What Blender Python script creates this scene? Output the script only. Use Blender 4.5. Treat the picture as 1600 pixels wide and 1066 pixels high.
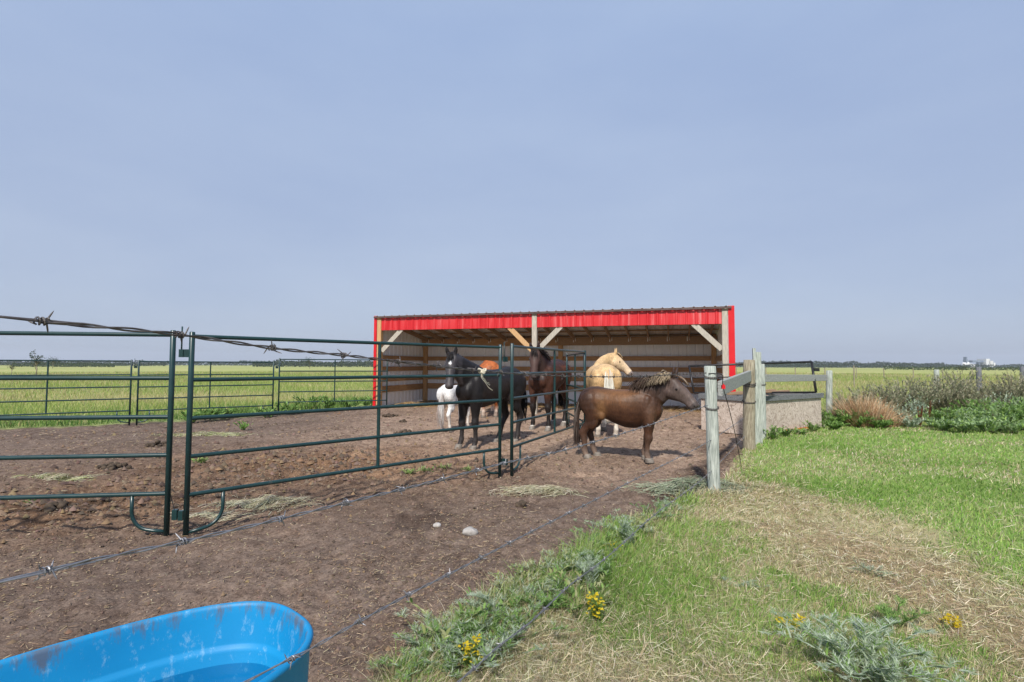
import bpy, bmesh, math, random
import numpy as np
from mathutils import Vector, Matrix, Euler

for _o in list(bpy.data.objects):
    bpy.data.objects.remove(_o)
random.seed(7)
RNG = np.random.default_rng(11)
scene = bpy.context.scene
COL = scene.collection

# ---------------------------------------------------------------- camera
EYE = Vector((0.0, 0.0, 1.29))
cam_data = bpy.data.cameras.new('camera')
cam_data.sensor_width = 36.0
cam_data.lens = 18.0
cam_data.clip_start = 0.05
cam_data.clip_end = 9000.0
cam = bpy.data.objects.new('camera', cam_data)
COL.objects.link(cam)
cam.location = EYE
cam.rotation_euler = (math.radians(92.72), math.radians(-0.2), 0.0)
scene.camera = cam
CAM_R = cam.rotation_euler.to_matrix()

# ---------------------------------------------------------------- sky, sun, exposure
SUN_EL, SUN_AZ = math.radians(45.0), math.radians(13.0)      # shadows fall away and to the right
world = bpy.data.worlds.new('World')
scene.world = world
world.use_nodes = True
wn, wl = world.node_tree.nodes, world.node_tree.links
wn.clear()
w_out = wn.new('ShaderNodeOutputWorld')
w_sky = wn.new('ShaderNodeTexSky')
w_sky.sky_type = 'NISHITA'
w_sky.sun_disc = False
w_sky.sun_elevation = SUN_EL
w_sky.sun_rotation = math.pi + SUN_AZ
w_sky.air_density = 1.0
w_sky.dust_density = 1.0
w_sky.ozone_density = 1.0
w_bg1 = wn.new('ShaderNodeBackground')
w_bg1.inputs['Strength'].default_value = 0.05
wl.new(w_sky.outputs['Color'], w_bg1.inputs['Color'])
# thin high smoke layer: an even grey-blue veil with faint wide streaks
w_tc = wn.new('ShaderNodeTexCoord')
w_map = wn.new('ShaderNodeMapping')
w_map.inputs['Scale'].default_value = (1.0, 1.0, 3.2)
wl.new(w_tc.outputs['Generated'], w_map.inputs['Vector'])
w_noise = wn.new('ShaderNodeTexNoise')
w_noise.inputs['Scale'].default_value = 2.1
w_noise.inputs['Detail'].default_value = 7.0
w_noise.inputs['Roughness'].default_value = 0.5
wl.new(w_map.outputs['Vector'], w_noise.inputs['Vector'])
w_ramp = wn.new('ShaderNodeValToRGB')
w_ramp.color_ramp.elements[0].position = 0.30
w_ramp.color_ramp.elements[0].color = (0.955, 0.955, 0.965, 1)
w_ramp.color_ramp.elements[1].position = 0.72
w_ramp.color_ramp.elements[1].color = (1.120, 1.085, 1.030, 1)
wl.new(w_noise.outputs['Fac'], w_ramp.inputs['Fac'])
w_bg2 = wn.new('ShaderNodeBackground')
w_bg2.inputs['Strength'].default_value = 1.0
w_sep = wn.new('ShaderNodeSeparateXYZ')
wl.new(w_tc.outputs['Generated'], w_sep.inputs[0])
w_grad = wn.new('ShaderNodeValToRGB')                          # paler towards the horizon, bluer overhead
w_grad.color_ramp.elements[0].position = 0.0
w_grad.color_ramp.elements[0].color = (0.226, 0.264, 0.346, 1)
w_grad.color_ramp.elements[1].position = 0.55
w_grad.color_ramp.elements[1].color = (0.188, 0.248, 0.374, 1)
wl.new(w_sep.outputs['Z'], w_grad.inputs['Fac'])
w_mul = wn.new('ShaderNodeMix'); w_mul.data_type = 'RGBA'; w_mul.blend_type = 'MULTIPLY'
w_mul.inputs[0].default_value = 1.0
wl.new(w_grad.outputs['Color'], w_mul.inputs[6]); wl.new(w_ramp.outputs['Color'], w_mul.inputs[7])
wl.new(w_mul.outputs[2], w_bg2.inputs['Color'])
w_mix = wn.new('ShaderNodeMixShader')
w_mix.inputs['Fac'].default_value = 0.86
wl.new(w_bg1.outputs['Background'], w_mix.inputs[1])
wl.new(w_bg2.outputs['Background'], w_mix.inputs[2])
wl.new(w_mix.outputs['Shader'], w_out.inputs['Surface'])

sun_data = bpy.data.lights.new('sun', 'SUN')
sun_data.energy = 2.5
sun_data.angle = math.radians(2.5)
sun_data.color = (1.0, 0.955, 0.88)
sun = bpy.data.objects.new('sun', sun_data)
COL.objects.link(sun)
SUN_DIR = Vector((math.sin(SUN_AZ) * math.cos(SUN_EL), math.cos(SUN_AZ) * math.cos(SUN_EL), -math.sin(SUN_EL)))
sun.rotation_euler = SUN_DIR.to_track_quat('-Z', 'Y').to_euler()
sun.location = (-20, -25, 40)

vs = scene.view_settings
vs.view_transform = 'Standard'
vs.look = 'None'
vs.exposure = 1.07
vs.gamma = 1.0
scene.cycles.max_bounces = 8
scene.cycles.diffuse_bounces = 6
scene.cycles.volume_bounces = 0
scene.cycles.transparent_max_bounces = 8

# ---------------------------------------------------------------- helpers
def ray(px, py):
    """Direction of the photograph's pixel (1600 x 1066), used to take measures from the photograph."""
    return CAM_R @ Vector(((px - 800) / 800.0, -(py - 533) / 800.0, -1.0))

def on_ground(px, py, z=0.0):
    d = ray(px, py)
    t = (z - EYE.z) / d.z
    return EYE + d * t

def at_depth(px, py, depth):
    d = ray(px, py)
    return EYE + d * (depth / d.y)

def sstep(a, b, x):
    t = np.clip((x - a) / (b - a), 0.0, 1.0)
    return t * t * (3 - 2 * t)

_perm = np.random.default_rng(5).permutation(256)
_val = np.random.default_rng(6).random(256)
def vnoise(x, y, seed=0):
    x = np.asarray(x, dtype=float) + seed * 17.31
    y = np.asarray(y, dtype=float) - seed * 9.73
    xi = np.floor(x).astype(np.int64); yi = np.floor(y).astype(np.int64)
    fx = x - xi; fy = y - yi
    fx = fx * fx * (3 - 2 * fx); fy = fy * fy * (3 - 2 * fy)
    def h(a, b):
        return _val[(_perm[(_perm[a & 255] + b) & 255])]
    a = h(xi, yi); b = h(xi + 1, yi); c = h(xi, yi + 1); d = h(xi + 1, yi + 1)
    return a + (b - a) * fx + (c - a) * fy + (a - b - c + d) * fx * fy

def fbm(x, y, octs=4, seed=0, gain=0.5):
    s = 0.0; amp = 1.0; tot = 0.0
    for k in range(octs):
        s = s + amp * vnoise(np.asarray(x) * 2 ** k, np.asarray(y) * 2 ** k, seed + k)
        tot += amp; amp *= gain
    return s / tot

def obj_from(name, verts, faces, material, parent=None, smooth=False):
    me = bpy.data.meshes.new(name)
    me.from_pydata([tuple(v) for v in verts], [], faces)
    if smooth:
        me.polygons.foreach_set('use_smooth', [True] * len(me.polygons))
    if material:
        me.materials.append(material)
    o = bpy.data.objects.new(name, me)
    COL.objects.link(o)
    if parent:
        o.parent = parent
    return o

def copy_of(o, parent=None):
    c = o.copy()
    COL.objects.link(c)
    c.parent = parent
    return c

def tag(o, label=None, cat=None, group=None, kind=None):
    if label: o['label'] = label
    if cat: o['category'] = cat
    if group: o['group'] = group
    if kind: o['kind'] = kind
    return o

def empty(name, loc=(0, 0, 0), rz=0.0):
    o = bpy.data.objects.new(name, None)
    o.empty_display_size = 0.1
    COL.objects.link(o)
    o.location = loc
    o.rotation_euler = (0, 0, rz)
    return o

class MB:
    """Collects shapes into one mesh."""
    def __init__(self):
        self.v = []; self.f = []
    def add(self, vs_, fs_):
        n = len(self.v)
        self.v += [tuple(v) for v in vs_]
        self.f += [tuple(i + n for i in f) for f in fs_]
        return self
    def box(self, x0, x1, y0, y1, z0, z1):
        v = [(x0, y0, z0), (x1, y0, z0), (x1, y1, z0), (x0, y1, z0), (x0, y0, z1), (x1, y0, z1), (x1, y1, z1), (x0, y1, z1)]
        return self.add(v, [(0, 3, 2, 1), (4, 5, 6, 7), (0, 1, 5, 4), (1, 2, 6, 5), (2, 3, 7, 6), (3, 0, 4, 7)])
    def beam(self, a, b, w, h, up=(0, 0, 1), bev=0.0):
        """Board from a to b, h across 'up', w across the other way, edges eased."""
        a = Vector(a); b = Vector(b)
        d = (b - a).normalized(); up = Vector(up)
        s = d.cross(up).normalized(); u = s.cross(d).normalized()
        if bev <= 0: bev = min(w, h) * 0.09
        prof = [(-w / 2 + bev, -h / 2), (w / 2 - bev, -h / 2), (w / 2, -h / 2 + bev), (w / 2, h / 2 - bev),
                (w / 2 - bev, h / 2), (-w / 2 + bev, h / 2), (-w / 2, h / 2 - bev), (-w / 2, -h / 2 + bev)]
        v = [p + s * x + u * y for p in (a, b) for x, y in prof]
        f = [(k, (k + 1) % 8, 8 + (k + 1) % 8, 8 + k) for k in range(8)] + [tuple(range(7, -1, -1)), tuple(range(8, 16))]
        return self.add(v, f)
    def tube(self, pts, r, n=8, caps=True):
        pts = [Vector(p) for p in pts]
        rs = r if isinstance(r, (list, tuple)) else [r] * len(pts)
        v = []; f = []
        t0 = (pts[1] - pts[0]).normalized()
        ref = Vector((0, 0, 1)) if abs(t0.z) < 0.9 else Vector((1, 0, 0))
        s = t0.cross(ref).normalized()
        for i, p in enumerate(pts):
            t = (pts[min(i + 1, len(pts) - 1)] - pts[max(i - 1, 0)]).normalized()
            s = (s - t * s.dot(t)).normalized()
            u = t.cross(s)
            for k in range(n):
                a = 2 * math.pi * k / n
                v.append(p + (s * math.cos(a) + u * math.sin(a)) * rs[i])
        for i in range(len(pts) - 1):
            for k in range(n):
                f.append((i * n + k, i * n + (k + 1) % n, (i + 1) * n + (k + 1) % n, (i + 1) * n + k))
        if caps:
            f.append(tuple(range(n - 1, -1, -1)))
            f.append(tuple(range((len(pts) - 1) * n, len(pts) * n)))
        return self.add(v, f)
    def build(self, name, material, parent=None, smooth=False):
        return obj_from(name, self.v, self.f, material, parent, smooth)

# ---------------------------------------------------------------- materials
def new_mat(name):
    m = bpy.data.materials.new(name)
    m.use_nodes = True
    nt = m.node_tree
    b = nt.nodes['Principled BSDF']
    return m, nt.nodes, nt.links, b

def ramp_node(n, stops):
    r = n.new('ShaderNodeValToRGB')
    while len(r.color_ramp.elements) > 1:
        r.color_ramp.elements.remove(r.color_ramp.elements[-1])
    r.color_ramp.elements[0].position = stops[0][0]
    c = stops[0][1]; r.color_ramp.elements[0].color = (*c, 1) if len(c) == 3 else c
    for p, c in stops[1:]:
        e = r.color_ramp.elements.new(p)
        e.color = (*c, 1) if len(c) == 3 else c
    return r

def noise_node(n, l, vec, scale, detail=4, rough=0.55, dist=0.0):
    t = n.new('ShaderNodeTexNoise')
    t.inputs['Scale'].default_value = scale
    t.inputs['Detail'].default_value = detail
    t.inputs['Roughness'].default_value = rough
    t.inputs['Distortion'].default_value = dist
    l.new(vec, t.inputs['Vector'])
    return t

def coords(n, l, scale=(1, 1, 1), rand=False):
    tc = n.new('ShaderNodeTexCoord')
    mp = n.new('ShaderNodeMapping')
    mp.inputs['Scale'].default_value = scale
    l.new(tc.outputs['Object'], mp.inputs['Vector'])
    if rand:
        oi = n.new('ShaderNodeObjectInfo')
        ml = n.new('ShaderNodeMath'); ml.operation = 'MULTIPLY'; ml.inputs[1].default_value = 37.0
        l.new(oi.outputs['Random'], ml.inputs[0])
        l.new(ml.outputs[0], mp.inputs['Location'])
    return mp.outputs['Vector']

def mixc(n, l, fac, a, b, mode='MIX'):
    m = n.new('ShaderNodeMix'); m.data_type = 'RGBA'; m.blend_type = mode
    for sock, val in ((m.inputs[0], fac), (m.inputs[6], a), (m.inputs[7], b)):
        if hasattr(val, 'is_output'): l.new(val, sock)
        elif isinstance(val, (int, float)): sock.default_value = val
        else: sock.default_value = (*val, 1) if len(val) == 3 else val
    return m.outputs[2]

def bump(n, l, b, height, strength, dist=0.01):
    bp = n.new('ShaderNodeBump')
    bp.inputs['Strength'].default_value = strength
    bp.inputs['Distance'].default_value = dist
    l.new(height, bp.inputs['Height'])
    l.new(bp.outputs['Normal'], b.inputs['Normal'])

def plain(name, c1, c2, scale=6.0, rough=0.6, stretch=(1, 1, 1), bstr=0.15, metallic=0.0, spec=0.5, detail=5, rand=True, lo=0.35, hi=0.68, dirt=None):
    m, n, l, b = new_mat(name)
    v = coords(n, l, stretch, rand)
    t = noise_node(n, l, v, scale, detail, 0.6)
    r = ramp_node(n, [(lo, c1), (hi, c2)])
    l.new(t.outputs['Fac'], r.inputs['Fac'])
    col = r.outputs['Color']
    if dirt:
        t2 = noise_node(n, l, v, dirt[1], 6, 0.7)
        r2 = ramp_node(n, [(dirt[2], (0, 0, 0)), (dirt[2] + 0.12, (1, 1, 1))])
        l.new(t2.outputs['Fac'], r2.inputs['Fac'])
        col = mixc(n, l, r2.outputs['Color'], col, dirt[0])
    l.new(col, b.inputs['Base Color'])
    b.inputs['Roughness'].default_value = rough
    b.inputs['Metallic'].default_value = metallic
    b.inputs['Specular IOR Level'].default_value = spec
    if bstr > 0:
        bump(n, l, b, t.outputs['Fac'], bstr, 0.01)
    return m

M = {}
M['green_steel'] = plain('green_painted_steel', (0.007, 0.030, 0.031), (0.012, 0.043, 0.043), 9, 0.32, bstr=0.02, dirt=((0.10, 0.085, 0.07), 5.0, 0.66))
M['black_steel'] = plain('black_painted_steel', (0.010, 0.010, 0.011), (0.022, 0.021, 0.021), 12, 0.42, bstr=0.03)
M['galv_wire'] = plain('galvanised_wire', (0.15, 0.15, 0.165), (0.30, 0.30, 0.32), 60, 0.45, bstr=0.05, metallic=0.55)
M['rusty_wire'] = plain('weathered_wire', (0.045, 0.035, 0.032), (0.15, 0.135, 0.13), 45, 0.55, bstr=0.05, metallic=0.4)
M['lumber'] = plain('new_lumber', (0.44, 0.25, 0.105), (0.58, 0.37, 0.18), 5, 0.65, (14, 14, 1.2), 0.12)
M['lumber_x'] = plain('brown_lumber', (0.30, 0.165, 0.072), (0.48, 0.285, 0.135), 5, 0.7, (1.0, 14, 14), 0.12)
M['lumber_y'] = plain('side_wall_lumber', (0.27, 0.150, 0.065), (0.42, 0.25, 0.115), 5, 0.7, (14, 1.0, 14), 0.12)
M['lumber_grey'] = plain('weathered_lumber', (0.33, 0.30, 0.25), (0.52, 0.47, 0.39), 5, 0.8, (14, 14, 1.2), 0.2)
M['rafter_wood'] = plain('rafter_lumber', (0.24, 0.150, 0.085), (0.38, 0.25, 0.145), 5, 0.75, (14, 1.2, 14), 0.12)
M['grey_post'] = plain('weathered_post', (0.22, 0.245, 0.22), (0.50, 0.53, 0.48), 7, 0.9, (9, 9, 0.9), 0.5, spec=0.2, dirt=((0.13, 0.12, 0.09), 9, 0.63))
M['old_post'] = plain('brown_weathered_post', (0.17, 0.14, 0.095), (0.40, 0.36, 0.27), 7, 0.9, (9, 9, 0.9), 0.6, spec=0.2, dirt=((0.10, 0.07, 0.05), 9, 0.60))
M['dark_rail'] = plain('dark_weathered_rail', (0.10, 0.105, 0.11), (0.22, 0.225, 0.23), 7, 0.9, (3, 9, 9), 0.4, spec=0.2)
M['dark_post'] = plain('dark_grey_post', (0.09, 0.095, 0.11), (0.22, 0.225, 0.24), 7, 0.9, (9, 9, 0.9), 0.4, spec=0.2)
M['grey_rail'] = plain('weathered_rail', (0.20, 0.20, 0.19), (0.40, 0.41, 0.39), 7, 0.9, (3, 9, 9), 0.4, spec=0.2)
M['tin'] = plain('galvalume_sheet', (0.78, 0.81, 0.85), (0.86, 0.88, 0.90), 3, 0.5, (6, 6, 0.8), 0.02, metallic=0.0, dirt=((0.36, 0.33, 0.29), 7, 0.70))
M['roof_tin'] = plain('roof_sheet', (0.60, 0.60, 0.60), (0.78, 0.78, 0.77), 4, 0.45, (1, 1, 1), 0.02, metallic=0.15, dirt=((0.20, 0.16, 0.12), 6, 0.62))
M['drip'] = plain('dark_drip_edge', (0.06, 0.035, 0.032), (0.12, 0.075, 0.065), 6, 0.5, bstr=0.02)
M['white_metal'] = plain('white_clip', (0.75, 0.75, 0.72), (0.85, 0.85, 0.82), 6, 0.4, bstr=0.0)
M['rope'] = plain('pale_twine', (0.50, 0.46, 0.36), (0.66, 0.61, 0.50), 40, 0.9, bstr=0.1, spec=0.1)
M['stone'] = plain('field_stone', (0.26, 0.24, 0.22), (0.46, 0.43, 0.40), 22, 0.85, bstr=0.6, spec=0.2)
M['manure'] = plain('manure', (0.045, 0.034, 0.026), (0.115, 0.083, 0.056), 18, 0.9, bstr=0.6, spec=0.2)
M['orange'] = plain('orange_board_edge', (0.42, 0.13, 0.02), (0.62, 0.24, 0.05), 8, 0.6, bstr=0.1)
M['far_white'] = plain('far_white_paint', (0.62, 0.62, 0.62), (0.74, 0.74, 0.74), 0.05, 0.7, bstr=0)
M['far_grey'] = plain('far_blue_grey_steel', (0.16, 0.20, 0.27), (0.22, 0.26, 0.33), 0.05, 0.6, bstr=0)

def red_sheet():
    m, n, l, b = new_mat('sun_faded_red_sheet')
    v = coords(n, l, (5.0, 1, 0.25), True)
    t = noise_node(n, l, v, 2.2, 4, 0.6)
    r = ramp_node(n, [(0.36, (0.46, 0.005, 0.010)), (0.50, (0.57, 0.016, 0.022)), (0.60, (0.60, 0.05, 0.055)), (0.70, (0.63, 0.16, 0.155))])
    l.new(t.outputs['Fac'], r.inputs['Fac'])
    v2 = coords(n, l, (1, 1, 1), True)
    t2 = noise_node(n, l, v2, 34, 3, 0.6)
    r2 = ramp_node(n, [(0.66, (0, 0, 0)), (0.74, (0.8, 0.8, 0.8))])
    l.new(t2.outputs['Fac'], r2.inputs['Fac'])
    c = mixc(n, l, r2.outputs['Color'], r.outputs['Color'], (0.70, 0.28, 0.27))
    l.new(c, b.inputs['Base Color'])
    b.inputs['Roughness'].default_value = 0.42
    return m
M['red'] = red_sheet()
M['red_trim'] = plain('red_corner_trim', (0.56, 0.004, 0.010), (0.62, 0.012, 0.018), 3, 0.38, bstr=0.0)

def osb():
    m, n, l, b = new_mat('oriented_strand_board')
    v = coords(n, l, (1, 1, 1), True)
    ns = noise_node(n, l, v, 3.0, 2, 0.5)
    vv = n.new('ShaderNodeTexVoronoi'); vv.inputs['Scale'].default_value = 26
    add = n.new('ShaderNodeVectorMath'); add.operation = 'ADD'
    l.new(v, add.inputs[0]); l.new(ns.outputs['Color'], add.inputs[1])
    l.new(add.outputs[0], vv.inputs['Vector'])
    r = ramp_node(n, [(0.0, (0.19, 0.13, 0.10)), (0.3, (0.42, 0.34, 0.28)), (0.7, (0.60, 0.51, 0.44)), (1.0, (0.32, 0.24, 0.18))])
    l.new(vv.outputs['Color'], r.inputs['Fac'])
    t = noise_node(n, l, v, 2.0, 5, 0.65)
    r2 = ramp_node(n, [(0.5, (0, 0, 0)), (0.8, (0.5, 0.5, 0.5))])
    l.new(t.outputs['Fac'], r2.inputs['Fac'])
    c = mixc(n, l, r2.outputs['Color'], r.outputs['Color'], (0.33, 0.27, 0.22))
    l.new(c, b.inputs['Base Color'])
    b.inputs['Roughness'].default_value = 0.8
    bump(n, l, b, vv.outputs['Distance'], 0.25, 0.004)
    return m
M['osb'] = osb()

def tank_plastic():
    m, n, l, b = new_mat('blue_tank_plastic')
    v = coords(n, l)
    t = noise_node(n, l, v, 4, 3, 0.5)
    r = ramp_node(n, [(0.3, (0.003, 0.20, 0.44)), (0.7, (0.006, 0.24, 0.50))])
    l.new(t.outputs['Fac'], r.inputs['Fac'])
    col = r.outputs['Color']
    sep = n.new('ShaderNodeSeparateXYZ'); l.new(v, sep.inputs[0])
    hz = n.new('ShaderNodeMapRange'); hz.inputs[1].default_value = 0.48; hz.inputs[2].default_value = 0.585
    l.new(sep.outputs['Z'], hz.inputs[0])
    att = n.new('ShaderNodeAttribute'); att.attribute_name = 'inside'
    # pale mineral scale blotches on the inside wall
    vs1 = coords(n, l, (9, 9, 5))
    t1 = noise_node(n, l, vs1, 3.4, 6, 0.75)
    r1 = ramp_node(n, [(0.56, (0, 0, 0)), (0.70, (0.55, 0.55, 0.55))])
    l.new(t1.outputs['Fac'], r1.inputs['Fac'])
    f1 = n.new('ShaderNodeMath'); f1.operation = 'MULTIPLY'
    l.new(r1.outputs['Color'], f1.inputs[0]); l.new(att.outputs['Fac'], f1.inputs[1])
    col = mixc(n, l, f1.outputs[0], col, (0.27, 0.46, 0.60))
    # dark brown grime that runs down from the rim
    vs2 = coords(n, l, (10, 10, 2.2))
    t2 = noise_node(n, l, vs2, 2.0, 7, 0.8)
    ad = n.new('ShaderNodeMath'); ad.operation = 'MULTIPLY_ADD'
    ad.inputs[1].default_value = 0.34
    l.new(hz.outputs[0], ad.inputs[0]); l.new(t2.outputs['Fac'], ad.inputs[2])
    r3 = ramp_node(n, [(0.80, (0, 0, 0)), (0.93, (0.8, 0.8, 0.8))])
    l.new(ad.outputs[0], r3.inputs['Fac'])
    f2 = n.new('ShaderNodeMath'); f2.operation = 'MULTIPLY'
    l.new(r3.outputs['Color'], f2.inputs[0]); l.new(att.outputs['Fac'], f2.inputs[1])
    col = mixc(n, l, f2.outputs[0], col, (0.10, 0.10, 0.115))
    l.new(col, b.inputs['Base Color'])
    b.inputs['Roughness'].default_value = 0.5
    b.inputs['Specular IOR Level'].default_value = 0.35
    t4 = noise_node(n, l, v, 90, 3, 0.6)
    bump(n, l, b, t4.outputs['Fac'], 0.06, 0.003)
    return m
M['tank'] = tank_plastic()

def water_mat():
    m, n, l, b = new_mat('tank_water')
    n.remove(b)
    out = n['Material Output']
    tr = n.new('ShaderNodeBsdfTransparent'); tr.inputs['Color'].default_value = (0.66, 0.90, 0.96, 1)
    gl = n.new('ShaderNodeBsdfGlossy'); gl.inputs['Roughness'].default_value = 0.02
    fr = n.new('ShaderNodeFresnel'); fr.inputs['IOR'].default_value = 1.33
    mx = n.new('ShaderNodeMixShader')
    l.new(fr.outputs[0], mx.inputs[0]); l.new(tr.outputs[0], mx.inputs[1]); l.new(gl.outputs[0], mx.inputs[2])
    v = coords(n, l)
    t = noise_node(n, l, v, 14, 2, 0.5)
    bp = n.new('ShaderNodeBump'); bp.inputs['Strength'].default_value = 0.03; bp.inputs['Distance'].default_value = 0.01
    l.new(t.outputs['Fac'], bp.inputs['Height']); l.new(bp.outputs[0], gl.inputs['Normal'])
    l.new(mx.outputs[0], out.inputs['Surface'])
    return m
M['water'] = water_mat()

def leaf_mat(name, trans=0.3, rough=0.6):
    m, n, l, b = new_mat(name)
    at = n.new('ShaderNodeAttribute'); at.attribute_name = 'Col'
    l.new(at.outputs['Color'], b.inputs['Base Color'])
    b.inputs['Roughness'].default_value = rough
    b.inputs['Specular IOR Level'].default_value = 0.25
    tl = n.new('ShaderNodeBsdfTranslucent')
    l.new(at.outputs['Color'], tl.inputs['Color'])
    mx = n.new('ShaderNodeMixShader'); mx.inputs[0].default_value = trans
    l.new(b.outputs[0], mx.inputs[1]); l.new(tl.outputs[0], mx.inputs[2])
    l.new(mx.outputs[0], n['Material Output'].inputs['Surface'])
    return m
M['leaf'] = leaf_mat('plant_leaf', 0.4)
M['straw'] = leaf_mat('dry_straw', 0.15, 0.8)
M['hair'] = leaf_mat('horse_hair', 0.1, 0.5)

def coat_mat():
    m, n, l, b = new_mat('horse_coat')
    at = n.new('ShaderNodeAttribute'); at.attribute_name = 'Col'
    v = coords(n, l, (1, 1, 1))
    t = noise_node(n, l, v, 9, 4, 0.6)
    r = ramp_node(n, [(0.3, (0.70, 0.70, 0.70)), (0.7, (1.30, 1.27, 1.24))])
    l.new(t.outputs['Fac'], r.inputs['Fac'])
    c = mixc(n, l, 1.0, at.outputs['Color'], r.outputs['Color'], 'MULTIPLY')
    th = noise_node(n, l, coords(n, l, (1.0, 1.0, 0.28)), 70, 4, 0.7)
    rh = ramp_node(n, [(0.32, (0.72, 0.71, 0.70)), (0.5, (1.0, 1.0, 1.0)), (0.70, (1.28, 1.26, 1.24))])
    l.new(th.outputs['Fac'], rh.inputs['Fac'])
    c = mixc(n, l, 1.0, c, rh.outputs['Color'], 'MULTIPLY')
    l.new(c, b.inputs['Base Color'])
    b.inputs['Roughness'].default_value = 0.48
    b.inputs['Specular IOR Level'].default_value = 0.22
    t2 = noise_node(n, l, coords(n, l, (40, 120, 22)), 4, 2, 0.5)
    t3 = noise_node(n, l, coords(n, l, (1, 1, 0.6)), 7.5, 3, 0.55)
    hh = n.new('ShaderNodeMath'); hh.operation = 'MULTIPLY_ADD'; hh.inputs[1].default_value = 0.05
    l.new(t2.outputs['Fac'], hh.inputs[0]); l.new(t3.outputs['Fac'], hh.inputs[2])
    bump(n, l, b, hh.outputs[0], 0.32, 0.04)
    return m
M['coat'] = coat_mat()
M['hoof'] = plain('hoof_horn', (0.13, 0.11, 0.09), (0.24, 0.205, 0.17), 14, 0.6, (1, 1, 3), 0.1)
M['hoof_dark'] = plain('dark_hoof_horn', (0.09, 0.08, 0.07), (0.19, 0.17, 0.15), 14, 0.6, (1, 1, 3), 0.1)
M['eye'] = plain('dark_eye', (0.008, 0.006, 0.005), (0.014, 0.010, 0.008), 5, 0.08, bstr=0)
# ---------------------------------------------------------------- the lie of the land
EDGE_Y = np.array([-60, -2.0, 1.0, 1.6, 2.16, 2.41, 2.84, 3.35, 4.08, 4.85, 5.35, 7.2, 9.1, 9.6, 10.6, 12.5, 22.0, 60])
EDGE_X = np.array([-30, -3.2, -1.1, -0.66, -0.43, -0.30, 0.0, 0.42, 0.82, 1.51, 2.05, 3.1, 4.25, 4.6, 5.0, 5.9, 8.6, 12])
BACK_X = np.array([-60, -16, -11.6, -9.1, -6.6, -4.3, -3.8, 8.0, 9.0, 60])
BACK_Y = np.array([6.0, 8.6, 10.9, 12.9, 14.9, 16.4, 18.9, 15.6, 12.0, 10])

def dirt_mask(x, y):
    n1 = (fbm(x * 1.6, y * 1.6, 4, 3) - 0.5)
    n2 = (fbm(x * 9, y * 9, 3, 8) - 0.5)
    d1 = np.interp(y, EDGE_Y, EDGE_X) - x + n1 * 0.45 + n2 * 0.22
    d2 = np.interp(x, BACK_X, BACK_Y) - y + n1 * 1.1 + n2 * 0.4
    d3 = (x + 17) * 0.6
    return sstep(-0.08, 0.10, np.minimum(np.minimum(d1, d2), d3))

LAWN_Y = np.array([-3, 1.5, 2.4, 3.05, 3.7, 4.5, 5.2, 5.9, 7.0, 9.0, 12.0])
LAWN_X = np.array([6.0, 4.2, 3.4, 3.0, 3.1, 3.3, 3.0, 2.75, 3.1, 4.2, 5.6])
def lawn_mask(x, y):
    n1 = (fbm(x * 0.9, y * 0.9, 4, 13) - 0.5)
    n2 = (fbm(x * 5, y * 5, 3, 15) - 0.5)
    d = x - np.interp(y, LAWN_Y, LAWN_X) + n1 * 0.9 + n2 * 0.5
    return sstep(-0.35, 0.45, d)

PATH_Y = np.array([0.0, 1.6, 2.4, 3.35, 4.0, 4.6, 5.0])
PATH_X = np.array([3.2, 2.6, 2.4, 2.42, 2.30, 2.2, 2.3])
def path_mask(x, y):
    n1 = (fbm(x * 1.8, y * 1.8, 4, 23) - 0.5)
    d = np.abs(x - np.interp(y, PATH_Y, PATH_X)) + n1 * 0.55
    return 0.75 * sstep(0.36, 0.60, fbm(x * 3.1, y * 3.1, 4, 29)) * (1 - sstep(0.10, 0.62, d)) * sstep(0.6, 1.2, y) * (1 - sstep(4.4, 5.4, y))

def churn_mask(x, y):
    a = np.exp(-(((x + 2.6) / 2.6) ** 2 + ((y - 6.6) / 1.5) ** 2))
    b = np.exp(-(((x + 4.2) / 1.6) ** 2 + ((y - 4.6) / 0.8) ** 2))
    return np.clip(a + 0.9 * b, 0, 1)

def seg_dist(x, y, a, b):
    ax, ay = a; bx, by = b
    t = np.clip(((x - ax) * (bx - ax) + (y - ay) * (by - ay)) / ((bx - ax) ** 2 + (by - ay) ** 2), 0, 1)
    return np.hypot(x - (ax + t * (bx - ax)), y - (ay + t * (by - ay)))

def dark_ground_mask(x, y):  # darker ground: fence strip and patches, and the wet soil beside the tank
    n1 = (fbm(x * 4, y * 4, 4, 33) - 0.5)
    d = seg_dist(x, y, (1.55, 5.1), (3.5, 8.2)) + n1 * 0.30
    a = (1 - sstep(0.08, 0.30, d)) * 0.9
    d2 = np.hypot(x + 0.45, y - 1.35) + n1 * 0.3
    b = 1 - sstep(0.16, 0.42, d2)
    d3 = np.hypot((x + 0.62) / 1.5, y - 4.35) + n1 * 0.7
    c = (1 - sstep(0.05, 0.45, d3)) * 0.75
    d4 = np.hypot((x - 3.2) / 0.55, (y - 7.9) / 1.1) + n1 * 0.5
    e = (1 - sstep(0.4, 1.0, d4)) * 0.85
    return np.clip(np.maximum(np.maximum(a, b), np.maximum(c, e)), 0, 1)

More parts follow.
